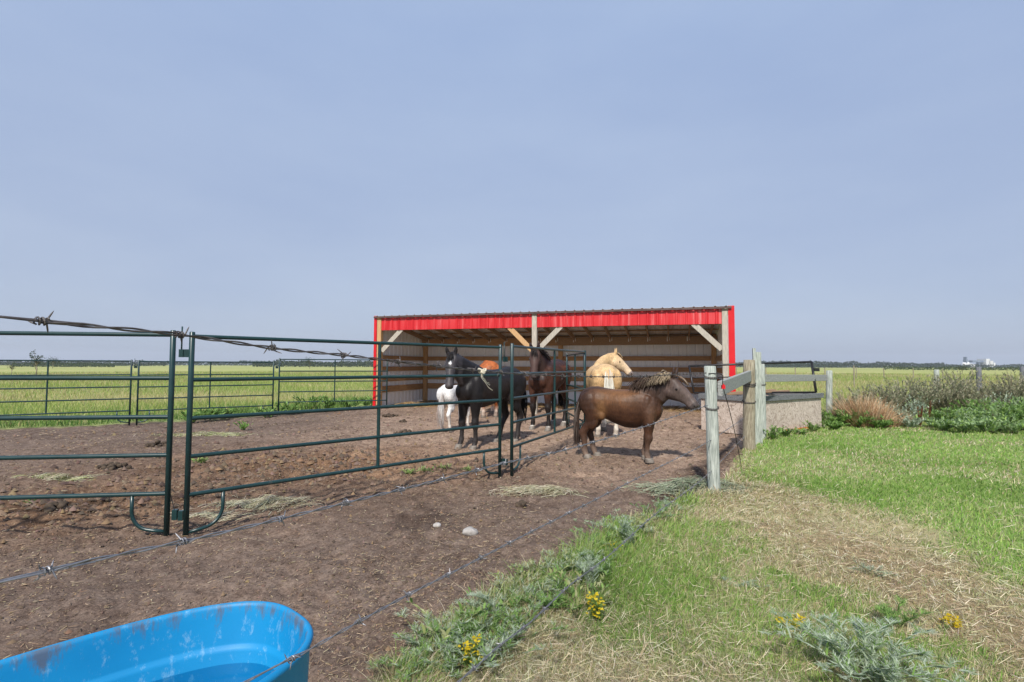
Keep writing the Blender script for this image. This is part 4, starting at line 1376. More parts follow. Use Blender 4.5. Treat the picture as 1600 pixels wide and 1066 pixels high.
    for sg in (-1, 1):
        mass(0.285 * L, 0.118 * wy * sg, .725, .085, .062, .185, 0.30)
        mass(0.325 * L, 0.112 * wy * sg, .585, .074, .056, .100, -0.08)
        mass(0.435 * L, 0.060 * wy * sg, .690, .062, .066, .095, 0.1)
        mass(-0.375 * L, 0.118 * wy * sg, .765, .145, .082, .170, -0.15)
        mass(-0.235 * L, 0.128 * wy * sg, .620, .070, .052, .090, -0.35)
        mass(-0.330 * L, 0.118 * wy * sg, .500, .070, .050, .110, 0.40)
        ck = poll + fwd * (0.24 * hl) - hu * (0.135 * hsx) + hs * (0.040 * hsx * sg)
        mass(ck.x, ck.y, ck.z, .062 * hsx, .046 * hsx, .062 * hsx)
    V = [v * H for v in V]
    me = bpy.data.meshes.new('raw'); me.from_pydata([tuple(v) for v in V], [], F)
    raw = bpy.data.objects.new('raw', me); COL.objects.link(raw)
    md = raw.modifiers.new('r', 'REMESH'); md.mode = 'VOXEL'; md.voxel_size = vox * H; md.use_smooth_shade = True
    ms = raw.modifiers.new('s', 'SMOOTH'); ms.factor = 0.5; ms.iterations = 4
    dg = bpy.context.evaluated_depsgraph_get()
    body = bpy.data.meshes.new_from_object(raw.evaluated_get(dg))
    bpy.data.objects.remove(raw)
    body.name = 'horse'
    n = len(body.vertices)
    co = np.empty(n * 3, np.float32); body.vertices.foreach_get('co', co); co = co.reshape(-1, 3) / H
    cols = np.ones((n, 4), np.float32)
    for i in range(n):
        p = Vector(co[i])
        q = p - poll
        t = q.dot(fwd) / hl
        lat = q.dot(hs); up = q.dot(hu)
        ish = -0.02 < t < 1.12 and abs(lat) < 0.12 * hsx and -(0.245 - 0.05 * (t < 0.12)) * hsx < up < 0.05 and p.z > 0.7
        isn = (not ish) and p.x > 0.34 * L and p.z > 0.86
        cols[i, :3] = coat(p.x / L, p.y, p.z, t if ish else None, lat, up, isn)
    at = body.color_attributes.new('Col', 'FLOAT_COLOR', 'POINT')
    at.data.foreach_set('color', cols.ravel())
    body.materials.clear(); body.materials.append(M['coat'])
    body.polygons.foreach_set('use_smooth', [True] * len(body.polygons))
    root = bpy.data.objects.new('horse', body); COL.objects.link(root)
    root.location = (loc[0], loc[1], gz1(loc[0], loc[1]) + 0.004)
    root.rotation_euler = (0, 0, heading)
    tag(root, label, cat_name, group)
    # hooves
    for h in hoofs:
        mb = MB()
        rings = []
        for z, r, ox in ((0.0, .046, .010), (0.012, .046, .009), (0.05, .039, .0), (0.062, .035, -.002)):
            rings.append([(h + Vector((ox + r * 1.12 * legr * math.cos(a), r * legr * math.sin(a), z))) * H for a in np.linspace(0, 2 * math.pi, 15)[:-1]])
        vv = []; ff = []
        loft(vv, ff, [[Vector(p) for p in r] for r in rings])
        obj_from('hoof', vv, ff, M[hoof], root, True)
    # eyes and nostrils
    for sg in (-1, 1):
        c = (poll + fwd * (0.31 * hl) - hu * (0.055 * hsx) + hs * (0.0735 * hsx * sg)) * H
        e = []
        for a in range(7):
            ph = math.pi * a / 6
            e.append([c + Vector((math.sin(ph) * math.cos(b), math.sin(ph) * math.sin(b), math.cos(ph))) * 0.0125 * H * hsx for b in np.linspace(0, 2 * math.pi, 11)[:-1]])
        vv = []; ff = []; loft(vv, ff, e[1:-1]); obj_from('eye', vv, ff, M['eye'], root, True)
        c = (poll + fwd * (0.925 * hl) - hu * (0.038 * hsx) + hs * (0.043 * hsx * sg)) * H
        e = []
        for a in range(1, 6):
            ph = math.pi * a / 6
            e.append([c + (hs * 0.4 * math.sin(ph) * math.cos(b) + hu * math.sin(ph) * math.sin(b) * 0.8 + fwd * math.cos(ph)) * 0.013 * H * hsx for b in np.linspace(0, 2 * math.pi, 9)[:-1]])
        vv = []; ff = []; loft(vv, ff, e); obj_from('nostril', vv, ff, M['eye'], root, True)
    # mane
    locks = []; lc = []; lw = []
    nm = mane_n
    for i in range(nm):
        t = i / (nm - 1) * 3.15 + 0.80
        k = min(3, int(t)); ft = t - k
        c0, s0, t0, u0 = crest[k]; c1, s1, t1, u1 = crest[k + 1]
        p = c0.lerp(c1, ft); s = s0.lerp(s1, ft).normalized() * mane_side; u = u0.lerp(u1, ft).normalized()
        p = p + s * rr.uniform(-0.02, 0.02) - u * 0.032
        ln = mane_len * rr.uniform(0.7, 1.15)
        lift = 0.25 + upright_mane * rr.uniform(0.6, 1.2)
        pts = [p]
        v = (u * (0.5 + lift) * rr.uniform(0.7, 1.3) + s * rr.uniform(0.3, 1.1) + t0 * rr.uniform(-0.45, 0.35)).normalized()
        st = ln / 5
        for q in range(5):
            p = p + v * st
            pts.append(p)
            v = (v + Vector((0, 0, -0.55 + 0.35 * upright_mane)) + s * 0.10).normalized()
        locks.append([x * H for x in pts]); lw.append(mane_w * H * rr.uniform(0.7, 1.3))
        c = mane_cols[rr.randrange(len(mane_cols))]
        if mane_grad:
            c = lerp3(mane_grad[0], mane_grad[1], clamp01((t - 1.4) / 2.4 + rr.uniform(-0.25, 0.25)))
        k_ = rr.uniform(0.8, 1.2)
        lc.append(tuple(x * k_ for x in c))
    hair_mesh('mane', locks, lc, root, lw)
    # forelock
    if forelock > 0:
        locks = []; lc = []; lw = []
        for i in range(26):
            p = poll + hs * rr.uniform(-0.025, 0.025) * hsx + hu * 0.006 - fwd * 0.01
            pts = [p]
            v = (fwd * 0.8 + hu * (0.7 + upright_mane) + hs * rr.uniform(-0.5, 0.5)).normalized()
            ln = forelock * rr.uniform(0.7, 1.1)
            for q in range(4):
                p = p + v * ln / 4; pts.append(p)
                v = (v + Vector((0, 0, -0.45)) + fwd * 0.35).normalized()
            locks.append([x * H for x in pts]); lw.append(0.007 * H * hsx)
            c = mane_cols[rr.randrange(len(mane_cols))]
            k_ = rr.uniform(0.85, 1.2); lc.append(tuple(x * k_ for x in c))
        hair_mesh('forelock', locks, lc, root, lw)
    # tail
    locks = []; lc = []; lw = []
    for i in range(110):
        a = rr.uniform(0, 6.283); r0 = tail_w * math.sqrt(rr.random())
        p = Vector((-0.515 * L, r0 * math.cos(a), 0.885 + r0 * math.sin(a) - rr.random() * 0.22))
        pts = [p]
        back = -0.055 - 0.03 * math.cos(a)
        end = Vector((-0.565 * L + rr.uniform(-0.05, 0.045), rr.uniform(-0.065, 0.065), tail_low + rr.uniform(-0.03, 0.12)))
        for q in range(1, 7):
            t = q / 6
            pp = p.lerp(end, t) + Vector((back * math.sin(math.pi * min(1, t * 1.1)) * 0.7, 0.03 * math.cos(a) * math.sin(math.pi * t), 0.03 * math.sin(math.pi * t)))
            pts.append(pp)
        locks.append([x * H for x in pts]); lw.append(0.011 * H * rr.uniform(0.7, 1.3))
        c = tail_cols[rr.randrange(len(tail_cols))]
        k_ = rr.uniform(0.8, 1.2); lc.append(tuple(x * k_ for x in c))
    hair_mesh('tail', locks, lc, root, lw)
    return root, dict(poll=poll, fwd=fwd, hs=hs, hu=hu, crest=crest, H=H)

def face_to(dx, dy): return math.atan2(dy, dx)

# --- black horse
BK = (0.013, 0.011, 0.0115)
def coat_black(x, y, z, t, lat, up, isn):
    c = BK
    if t is not None:
        c = lerp3((0.034, 0.031, 0.036), (0.062, 0.054, 0.057), clamp01(t))
        if abs(lat) < 0.017 and 0.22 < t < 0.33 and up > -0.05: c = (0.65, 0.65, 0.66)
        if t > 0.92: c = (0.045, 0.038, 0.038)
    elif z < 0.45: c = lerp3(c, (0.032, 0.027, 0.026), clamp01((0.45 - z) / 0.3))
    elif -0.2 < x < 0.3 and z < 0.85: c = lerp3(c, (0.028, 0.020, 0.018), 0.6)
    return c
fr = on_ground(731, 700); hd = on_ground(798, 689)
ax = Vector((fr.x - hd.x, fr.y - hd.y, 0)); ctr = (fr + hd) / 2
make_horse('black horse with a white star on its forehead behind the green panels', 'horse', 1.30, (ctr.x, ctr.y), face_to(ax.x, ax.y), coat_black,
           [(0.012, 0.010, 0.010), (0.022, 0.018, 0.017)], [(0.010, 0.008, 0.008), (0.018, 0.014, 0.014)], L=1.06, W=1.02,
           neck=[(0.25, .80), (0.39, .90), (0.51, .98), (0.60, 1.04), (0.67, 1.075)], head_pitch=68, head_len=0.42, yaw=0.08, head_yaw=0.55,
           feet={'fl': (0.02, 0.0), 'fr': (0.06, 0.01), 'hl': (0.02, 0.0), 'hr': (0.17, 0.0)}, hoof='hoof', mane_side=-1, seed=3)

# --- dark bay horse
def coat_bay(x, y, z, t, lat, up, isn):
    c = (0.060, 0.026, 0.017)
    if t is not None:
        c = lerp3((0.060, 0.034, 0.028), (0.075, 0.046, 0.040), clamp01(t))
        if t > 0.85: c = (0.050, 0.036, 0.034)
    else:
        if z > 0.85: c = lerp3(c, (0.028, 0.016, 0.015), clamp01((z - 0.85) / 0.12))
        if x < -0.05 and 0.5 < z < 0.9: c = lerp3(c, (0.135, 0.050, 0.026), 0.55)
        if z < 0.48: c = lerp3(c, (0.016, 0.012, 0.011), clamp01((0.48 - z) / 0.12))
        if z < 0.075: c = (0.45, 0.42, 0.38)
    return c
fr = on_ground(841, 674); hd = on_ground(874, 664)
ax = Vector((fr.x - hd.x, fr.y - hd.y, 0)); ctr = (fr + hd) / 2
make_horse('dark bay horse with pale hooves facing us through the corner panel', 'horse', 1.44, (ctr.x, ctr.y), face_to(ax.x, ax.y), coat_bay,
           [(0.012, 0.009, 0.009), (0.025, 0.016, 0.014)], [(0.010, 0.008, 0.008), (0.02, 0.013, 0.012)], L=0.98, W=1.08,
           neck=[(0.25, .80), (0.37, .90), (0.47, .97), (0.55, 1.02), (0.60, 1.05)], head_pitch=76, head_len=0.40, yaw=0.10, head_yaw=0.18,
           feet={'fl': (0.03, 0.02), 'fr': (0.0, 0.02), 'hl': (0.05, 0.0), 'hr': (-0.06, 0.0)}, hoof='hoof', mane_side=1, seed=5)

# --- palomino seen from behind
def coat_palomino(x, y, z, t, lat, up, isn):
    c = (0.52, 0.345, 0.175)
    if t is not None:
        c = lerp3((0.55, 0.39, 0.22), (0.64, 0.50, 0.36), clamp01(t))
        if t > 0.86: c = (0.20, 0.16, 0.145)
    elif z < 0.42: c = lerp3(c, (0.66, 0.60, 0.52), clamp01((0.42 - z) / 0.16))
    elif z > 0.9: c = lerp3(c, (0.57, 0.40, 0.22), 0.5)
    return c
hd = on_ground(948, 684)
hdg = face_to(-0.02, 1.0)
H = 1.33
cx = hd.x + math.cos(hdg) * 0.40 * H; cy = hd.y + math.sin(hdg) * 0.40 * H
make_horse('palomino horse with a pale tail seen from behind, head turned right', 'horse', H, (cx, cy), hdg, coat_palomino,
           [(0.56, 0.42, 0.25), (0.62, 0.48, 0.31)], [(0.60, 0.56, 0.48), (0.72, 0.69, 0.60)], L=1.0, W=1.16,
           neck=[(0.24, .80), (0.38, .93), (0.52, 1.02), (0.63, 1.075), (0.72, 1.10)], head_pitch=48, head_len=0.41, head_scale=0.95, yaw=-1.50, head_yaw=-0.08, bone=0.82,
           feet={'hl': (0.02, 0.0), 'hr': (-0.03, 0.01)}, hoof='hoof', mane_len=0.05, mane_side=1, seed=7, tail_w=0.055)

# --- small white horse, mostly hidden
def coat_white(x, y, z, t, lat, up, isn):
    c = (0.66, 0.66, 0.66)
    if z < 0.5: c = lerp3(c, (0.62, 0.57, 0.52), clamp01((0.5 - z) / 0.3))
    return c
hd = on_ground(696, 675)
hdg = face_to(0.42, 0.9)
H = 0.92
make_horse('small white horse with its rump to us, half hidden by the black horse', 'horse', H, (hd.x + math.cos(hdg) * 0.38, hd.y + math.sin(hdg) * 0.38), hdg, coat_white,
           [(0.60, 0.58, 0.55)], [(0.62, 0.60, 0.58), (0.45, 0.36, 0.32)], L=1.05, W=1.05, neck=[(0.25, .80), (0.38, .88), (0.50, .93), (0.58, .96), (0.66, .98)], head_pitch=50, yaw=-0.3,
           feet={'hl': (0.03, 0.0), 'hr': (-0.02, 0.02)}, seed=9, tail_low=0.10)

# --- chestnut at the back of the shed
def coat_chestnut(x, y, z, t, lat, up, isn):
    c = (0.36, 0.105, 0.032)
    if z < 0.22: c = lerp3(c, (0.60, 0.50, 0.42), clamp01((0.22 - z) / 0.1))
    return c
hd = on_ground(768, 652)
hdg = face_to(-0.12, 1.0)
H = 1.42
make_horse('chestnut horse inside the shed, only its rump showing over the black horse', 'horse', H, (hd.x - 0.05 + math.cos(hdg) * 0.5, hd.y + math.sin(hdg) * 0.5), hdg, coat_chestnut,
           [(0.40, 0.16, 0.06)], [(0.34, 0.12, 0.045), (0.42, 0.18, 0.08)], W=1.10, neck=[(0.25, .80), (0.38, .84), (0.50, .82), (0.60, .76), (0.68, .70)], head_pitch=70, yaw=0.3, seed=11, hoof='hoof', mane_len=0.05)

# --- brown pony in front
def coat_pony(x, y, z, t, lat, up, isn):
    c = (0.056, 0.025, 0.014)
    if t is not None:
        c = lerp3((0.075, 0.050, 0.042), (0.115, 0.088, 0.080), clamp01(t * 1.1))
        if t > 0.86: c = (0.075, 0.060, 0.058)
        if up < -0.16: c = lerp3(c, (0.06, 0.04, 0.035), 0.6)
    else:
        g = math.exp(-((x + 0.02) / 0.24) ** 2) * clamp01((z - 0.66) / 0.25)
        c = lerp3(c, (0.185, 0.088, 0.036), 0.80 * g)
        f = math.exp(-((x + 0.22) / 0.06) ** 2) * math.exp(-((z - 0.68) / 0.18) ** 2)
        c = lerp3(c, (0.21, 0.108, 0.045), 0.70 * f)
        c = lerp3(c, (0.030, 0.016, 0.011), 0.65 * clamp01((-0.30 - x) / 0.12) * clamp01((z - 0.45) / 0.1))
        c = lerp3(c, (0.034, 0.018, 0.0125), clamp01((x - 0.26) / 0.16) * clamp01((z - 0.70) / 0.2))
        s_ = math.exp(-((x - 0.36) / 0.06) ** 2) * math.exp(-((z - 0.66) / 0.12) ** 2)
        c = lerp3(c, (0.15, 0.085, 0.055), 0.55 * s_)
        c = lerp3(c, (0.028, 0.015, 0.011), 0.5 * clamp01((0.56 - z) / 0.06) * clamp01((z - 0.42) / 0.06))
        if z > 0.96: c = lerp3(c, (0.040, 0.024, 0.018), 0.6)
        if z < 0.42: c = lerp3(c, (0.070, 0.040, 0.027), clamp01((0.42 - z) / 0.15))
        if z < 0.20: c = lerp3(c, (0.16, 0.115, 0.09), clamp01((0.20 - z) / 0.12))
    return c
hf = on_ground(1008, 722); hh = on_ground(926, 717)
H = 1.0
hdg = face_to(hf.x - hh.x, hf.y - hh.y) - 0.05
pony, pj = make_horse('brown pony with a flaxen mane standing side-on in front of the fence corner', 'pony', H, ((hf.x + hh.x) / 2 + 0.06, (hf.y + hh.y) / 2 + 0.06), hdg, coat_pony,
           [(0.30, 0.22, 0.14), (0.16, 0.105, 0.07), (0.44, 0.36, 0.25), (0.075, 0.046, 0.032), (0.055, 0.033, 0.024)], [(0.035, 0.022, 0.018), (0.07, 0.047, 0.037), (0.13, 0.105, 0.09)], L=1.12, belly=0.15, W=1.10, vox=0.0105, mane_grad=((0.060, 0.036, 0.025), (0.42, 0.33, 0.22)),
           neck=[(0.20, .80), (0.35, .885), (0.49, .965), (0.60, 1.025), (0.69, 1.055)], head_pitch=49, head_len=0.48, head_scale=1.30, yaw=-0.12, head_yaw=-0.10, bone=1.20,
           feet={'fl': (-0.09, 0.0), 'fr': (-0.02, 0.0), 'hl': (0.03, 0.0), 'hr': (-0.06, 0.0)}, hoof='hoof', mane_len=0.25, mane_side=-1, upright_mane=0.12, mane_n=460, mane_w=0.008, forelock=0.24, legr=1.20, seed=13, tail_low=0.14,
           group='horses in the paddock')
# braided rosette in the mane, a pale cap of hair over the dock
c0, s0, t0, u0 = pj['crest'][3]; c1, s1, t1, u1 = pj['crest'][4]
c = (c0.lerp(c1, 0.30) - s0 * 0.085 - u0 * 0.005) * H
mb = MB()
for R, q in ((0.034, 0.0), (0.022, 0.006), (0.010, 0.010)):
    pts = [c + (t0 * math.cos(a) + u0 * math.sin(a)) * R * (1 + 0.08 * math.sin(7 * a)) * H - s0 * (q + 0.004 * math.sin(5 * a)) for a in np.linspace(0, 2 * math.pi, 25)]
    mb.tube(pts, 0.0085 * H, 6, False)
o = mb.build('mane_knot', M['rope'], pony, True)
# ---------------------------------------------------------------- things lying about the paddock
def hay_clump(px, py, sx, sy, h, n, cols, label, name='hay_clump', cat='hay', L=(0.08, 0.25), ang=None):
    p = on_ground(px, py); p.z = 0
    a0 = RNG.standard_normal(n); b0 = RNG.standard_normal(n)
    x = a0 * sx * 0.5; y = b0 * sy * 0.5
    z = h * np.exp(-(a0 ** 2 + b0 ** 2) / 1.6) * RNG.random(n)
    a = RNG.random(n) * 6.283 if ang is None else ang + 0.7 * RNG.standard_normal(n)
    ln = L[0] + (L[1] - L[0]) * RNG.random(n)
    vec = np.stack([np.cos(a) * ln, np.sin(a) * ln, (RNG.random(n) - 0.5) * 0.05], -1)
    zz = gz(x + p.x, y + p.y) + 0.006 + z
    bend = np.stack([np.zeros(n), np.zeros(n), 0.02 * RNG.random(n)], -1)
    side = np.stack([-np.sin(a), np.cos(a), 0.5 * np.ones(n)], -1)
    z0 = gz1(p.x, p.y)
    w = 0.0012 * max(1.0, p.y / 3.0)
    o = blade_mesh(name, np.stack([x - vec[:, 0] / 2, y - vec[:, 1] / 2, zz - z0], -1), vec, w, palette(n, cols), M['straw'], bend, side)
    o.location = (p.x, p.y, z0)
    tag(o, label, cat, 'hay left on the ground')
    return o
HAY = [(0.50, 0.46, 0.32), (0.40, 0.37, 0.24), (0.58, 0.54, 0.40), (0.33, 0.29, 0.18)]
GHAY = [(0.26, 0.30, 0.20), (0.33, 0.36, 0.25), (0.20, 0.24, 0.15), (0.38, 0.38, 0.27)]
hay_clump(412, 788, 0.42, 0.20, 0.05, 900, HAY, 'pale hay wisp on the earth beside the nearest foot loop')
hay_clump(330, 806, 0.30, 0.06, 0.02, 160, HAY, 'thin trail of hay stalks leading into the foot loop', ang=0.3)
hay_clump(840, 769, 0.38, 0.16, 0.05, 900, HAY, 'pale hay wisp on the bare earth right of the panel corner')
hay_clump(1082, 764, 0.52, 0.26, 0.12, 2200, GHAY, 'grey-green hay heap at the foot of the nearest post')
hay_clump(1128, 764, 0.20, 0.18, 0.08, 500, GHAY, 'small grey-green hay heap right behind the nearest post')
hay_clump(322, 679, 0.75, 0.20, 0.04, 700, HAY + PALEG, 'long pale hay patch beside the weed in the far pen')
hay_clump(92, 746, 0.35, 0.08, 0.03, 350, HAY + PALEG, 'yellowish hay wisp seen under the left panel')
hay_clump(640, 634, 0.9, 0.45, 0.10, 1500, [(0.42, 0.28, 0.13), (0.34, 0.21, 0.09), (0.50, 0.36, 0.19)], 'tan bedding straw heaped inside the shed by the left wall', 'bedding_straw', 'straw')
sp = shed_pt(4.9, 2.55)

def bedding():
    n = 5000
    xs = RNG.random(n) * 9.3 + 0.2; ys = 2.85 - RNG.random(n) ** 1.7 * 1.2
    c, s = math.cos(SHED_RZ), math.sin(SHED_RZ)
    x = -4.04 + c * xs - s * ys; y = 15.4 + s * xs + c * ys
    a = RNG.random(n) * 6.283; ln = 0.1 + 0.2 * RNG.random(n)
    vec = np.stack([np.cos(a) * ln, np.sin(a) * ln, (RNG.random(n) - 0.4) * 0.06], -1)
    z = gz(x, y) + 0.01 + 0.06 * RNG.random(n) * np.clip((ys - 2.0) / 0.8, 0, 1)
    o = blade_mesh('straw_bedding', np.stack([x, y, z], -1), vec, 0.006, palette(n, [(0.38, 0.26, 0.13), (0.30, 0.19, 0.09), (0.46, 0.34, 0.19)]), M['straw'], side=np.stack([-np.sin(a), np.cos(a), 0.5 * np.ones(n)], -1))
    tag(o, 'scattered straw bedding along the back wall of the shed', kind='stuff')
bedding()

def lumpy(name, p, sx, sy, sz, mat, label, cat, seed, subdiv=3, rough=0.25, group=None):
    bm = bmesh.new()
    bmesh.ops.create_icosphere(bm, subdivisions=subdiv, radius=1.0)
    for v in bm.verts:
        q = v.co.copy()
        k = 1 + rough * (float(fbm(np.array([q.x * 1.7 + seed]), np.array([q.y * 1.7 + q.z * 1.1]), 3, seed)[0]) - 0.5) * 2
        v.co = Vector((q.x * sx * k, q.y * sy * k, q.z * sz * k))
    me = bpy.data.meshes.new(name); bm.to_mesh(me); bm.free()
    me.polygons.foreach_set('use_smooth', [True] * len(me.polygons))
    me.materials.append(mat)
    o = bpy.data.objects.new(name, me); COL.objects.link(o)
    o.location = (p[0], p[1], gz1(p[0], p[1]) + sz * 0.35)
    tag(o, label, cat, group)
    return o
p = on_ground(734, 833); lumpy('stone', (p.x, p.y), 0.062, 0.052, 0.036, M['stone'], 'larger of two pale stones on the bare earth', 'stone', 3, group='stones on the earth')
p = on_ground(683, 822); lumpy('stone', (p.x, p.y), 0.032, 0.028, 0.022, M['stone'], 'smaller of two pale stones on the bare earth', 'stone', 8, group='stones on the earth')

def manure(px, py, w, n, label, seed):
    p = on_ground(px, py)
    rr = random.Random(seed)
    z0 = gz1(p.x, p.y)
    root = empty('manure_pile', (p.x, p.y, z0))
    tag(root, label, 'manure', 'manure on the paddock earth')
    mb = MB()
    for i in range(n):
        bm = bmesh.new(); bmesh.ops.create_icosphere(bm, subdivisions=2, radius=1.0)
        s = rr.uniform(0.022, 0.042)
        d = rr.random() ** 0.7 * w / 2; a = rr.uniform(0, 6.28)
        cx, cy = d * math.cos(a), d * math.sin(a) * 0.8
        cz = rr.uniform(0.2, 1.0) * 0.07 * (1 - d / (w / 2)) + s * 0.45
        vv = [(cx + v.co.x * s * rr.uniform(0.75, 1.15), cy + v.co.y * s * rr.uniform(0.75, 1.15), cz + v.co.z * s * 0.8 * rr.uniform(0.8, 1.1)) for v in bm.verts]
        ff = [tuple(v.index for v in f.verts) for f in bm.faces]
        bm.free(); mb.add(vv, ff)
    tag(mb.build('dung_heap', M['manure'], root, True), kind='stuff')
manure(631, 676, 0.36, 34, 'dark manure pile on the tan earth left of the small white horse', 1)
manure(608, 652, 0.40, 30, 'brown manure pile on the earth before the shed corner', 2)
manure(630, 660, 0.14, 7, 'few manure balls between two larger piles left of the white horse', 6)
manure(248, 697, 0.34, 22, 'dark manure clods between the near panel posts in the left pen', 3)
manure(175, 730, 0.45, 24, 'spread manure clods on the earth behind the left panel', 4)
manure(86, 795, 0.34, 20, 'manure clods low at the left behind the bottom panel rail', 5)
manure(818, 793, 0.09, 5, 'small dung crumbs on the bare earth below the panel corner hay', 7)

# ---------------------------------------------------------------- leafy plants
def leaf_plant(name, p, label, cat, group, n, spread, height, leaf, cols, stem_col=(0.14, 0.17, 0.08), flowers=None, seed=1, lean=(0, 0), stems=6, pinnate=True, droop=0.25, part=True):
    """Plant of several stems with many narrow leaflets; flowers = (colour list, count)."""
    rr = np.random.default_rng(seed)
    z0 = gz1(p[0], p[1])
    root = empty(name, (p[0], p[1], z0))
    tag(root, label, cat, group)
    mb = MB(); B = []; Vv = []; tips = []
    per = max(8, n // stems)
    for s in range(stems):
        a = rr.random() * 6.283; q = spread * (0.25 + 0.75 * rr.random())
        hgt = height * (0.6 + 0.4 * rr.random())
        dx, dy = math.cos(a) * q + lean[0], math.sin(a) * q + lean[1]
        b0 = Vector((0.12 * dx, 0.12 * dy, -0.01))
        pts = []
        for i in range(7):
            t = i / 6
            pts.append(b0 + Vector((dx * t ** 1.3, dy * t ** 1.3, hgt * (t - droop * t * t * t))))
        wdt = max(0.0018, height * 0.005)
        mb.tube(pts, [wdt * (1.1 - 0.8 * i / 6) for i in range(7)], 4)
        tips.append(pts[-1])
        for k in range(per):
            t = 0.12 + 0.88 * rr.random() ** 0.8
            i = min(5, int(t * 6)); f = t * 6 - i
            c = pts[i].lerp(pts[i + 1], f)
            tan = (pts[i + 1] - pts[i]).normalized()
            az = rr.random() * 6.283
            o = Vector((math.cos(az), math.sin(az), 0.15 + 0.5 * rr.random()))
            d = (o * 0.8 + tan * 0.7).normalized() * leaf * (0.5 + 0.8 * rr.random()) * (1.15 - 0.55 * t)
            if pinnate:
                perp = d.cross(Vector((0, 0, 1)))
                if perp.length > 1e-6: perp.normalize()
                for m_ in (0.2, 0.4, 0.6, 0.8):
                    for sg in (-1, 1):
                        B.append(tuple(c + d * m_)); Vv.append(tuple((d.normalized() * 0.6 + perp * sg * 0.8) * leaf * 0.42))
            B.append(tuple(c)); Vv.append(tuple(d))
    st = mb.build('stem', STEM, root, True)
    at = st.data.color_attributes.new('Col', 'FLOAT_COLOR', 'POINT')
    at.data.foreach_set('color', np.tile(np.array([*stem_col, 1.0], np.float32), len(st.data.vertices)))
    N = len(B)
    Vv = np.array(Vv); B = np.array(B)
    c = np.array(cols)[rr.integers(0, len(cols), N)] * (0.8 + 0.4 * rr.random((N, 1)))
    wd = np.linalg.norm(Vv, axis=1) * (0.062 if pinnate else 0.15)
    bend = np.stack([np.zeros(N), np.zeros(N), wd * 0.8], -1)
    tag(blade_mesh('foliage', B, Vv, wd, c, M['leaf'], bend, parent=root, mid=0.5, midw=1.15), kind='stuff')
    if flowers:
        fc, cnt = flowers
        B = []; Vv = []
        for k in range(cnt):
            tp = tips[k % max(1, min(len(tips), 3))]
            o = Vector((rr.standard_normal() * 0.018, rr.standard_normal() * 0.018, rr.random() * 0.05 - 0.01))
            B.append(tuple(tp + o)); d = Vector((rr.standard_normal(), rr.standard_normal(), 0.6)).normalized() * 0.013
            Vv.append(tuple(d))
        c = np.array(fc)[rr.integers(0, len(fc), cnt)] * (0.85 + 0.3 * rr.random((cnt, 1)))
        tag(blade_mesh('flower_head', np.array(B), np.array(Vv), 0.0055, c, M['leaf'], parent=root, mid=0.5, midw=1.3), kind='stuff')
    return root
STEM = M['leaf']
SAGE = [(0.36, 0.43, 0.30), (0.44, 0.51, 0.38), (0.28, 0.36, 0.22), (0.50, 0.57, 0.45)]
LEAFG = [(0.185, 0.315, 0.075), (0.25, 0.39, 0.105), (0.135, 0.24, 0.065)]
YEL = [(0.62, 0.46, 0.02), (0.70, 0.55, 0.04), (0.50, 0.38, 0.02)]
OLIVE = [(0.33, 0.335, 0.21), (0.40, 0.385, 0.26), (0.24, 0.275, 0.155), (0.42, 0.38, 0.27)]

def gp(px, py):
    p = on_ground(px, py); return (p.x, p.y)
# foreground wormwood and goldenrod
G1 = 'wormwood along the grass edge'
leaf_plant('wormwood_plant', gp(1352, 1078), 'largest silvery wormwood plant at the bottom right', 'wormwood', G1, 700, 0.34, 0.30, 0.060, SAGE + LEAFG[:1], (0.30, 0.35, 0.22), seed=21, stems=26, droop=0.40)
leaf_plant('wormwood_plant', gp(1400, 985), 'bright green feathery weed just behind the largest wormwood', 'weed', 'bright feathery weeds', 90, 0.12, 0.15, 0.06, LEAFG, seed=22, stems=7)
leaf_plant('wormwood_plant', gp(790, 990), 'wormwood whose silvery sprig reaches out over the bare earth', 'wormwood', G1, 80, 0.10, 0.25, 0.055, SAGE, (0.28, 0.33, 0.22), seed=23, stems=4, lean=(-0.12, 0.10), droop=0.4)
leaf_plant('wormwood_plant', gp(735, 1035), 'wormwood clump at the very front of the grass edge', 'wormwood', G1, 160, 0.17, 0.16, 0.06, SAGE + LEAFG, seed=24, stems=10)
leaf_plant('wormwood_plant', gp(925, 935), 'tall thin wormwood leaning on the lowest wire', 'wormwood', G1, 90, 0.08, 0.26, 0.05, SAGE, (0.28, 0.33, 0.22), seed=25, stems=5, droop=0.3)
leaf_plant('wormwood_plant', gp(985, 862), 'silvery wormwood highest up along the grass edge', 'wormwood', G1, 130, 0.12, 0.24, 0.055, SAGE + LEAFG[:1], seed=26, stems=8)
leaf_plant('wormwood_plant', gp(940, 908), 'green bushy wormwood between the two taller ones', 'wormwood', G1, 150, 0.18, 0.16, 0.05, LEAFG + SAGE[:1], seed=27, stems=10)
leaf_plant('wormwood_plant', gp(1365, 905), 'small flattened wormwood on the straw track', 'wormwood', G1, 50, 0.11, 0.07, 0.05, SAGE, seed=28, stems=6)
leaf_plant('wormwood_plant', gp(1140, 925), 'cut wormwood sprig lying in the mown grass', 'wormwood', G1, 40, 0.13, 0.05, 0.045, SAGE, seed=29, stems=4, lean=(0.06, 0))
leaf_plant('wormwood_plant', gp(690, 1066), 'low wormwood at the bottom edge left of the yellow flowers', 'wormwood', G1, 130, 0.16, 0.14, 0.05, SAGE + LEAFG, seed=30, stems=9)
leaf_plant('wormwood_plant', gp(860, 965), 'leafy weed in the grass edge beneath the lowest wire', 'weed', 'leafy weeds', 110, 0.16, 0.13, 0.06, LEAFG, seed=31, stems=9)
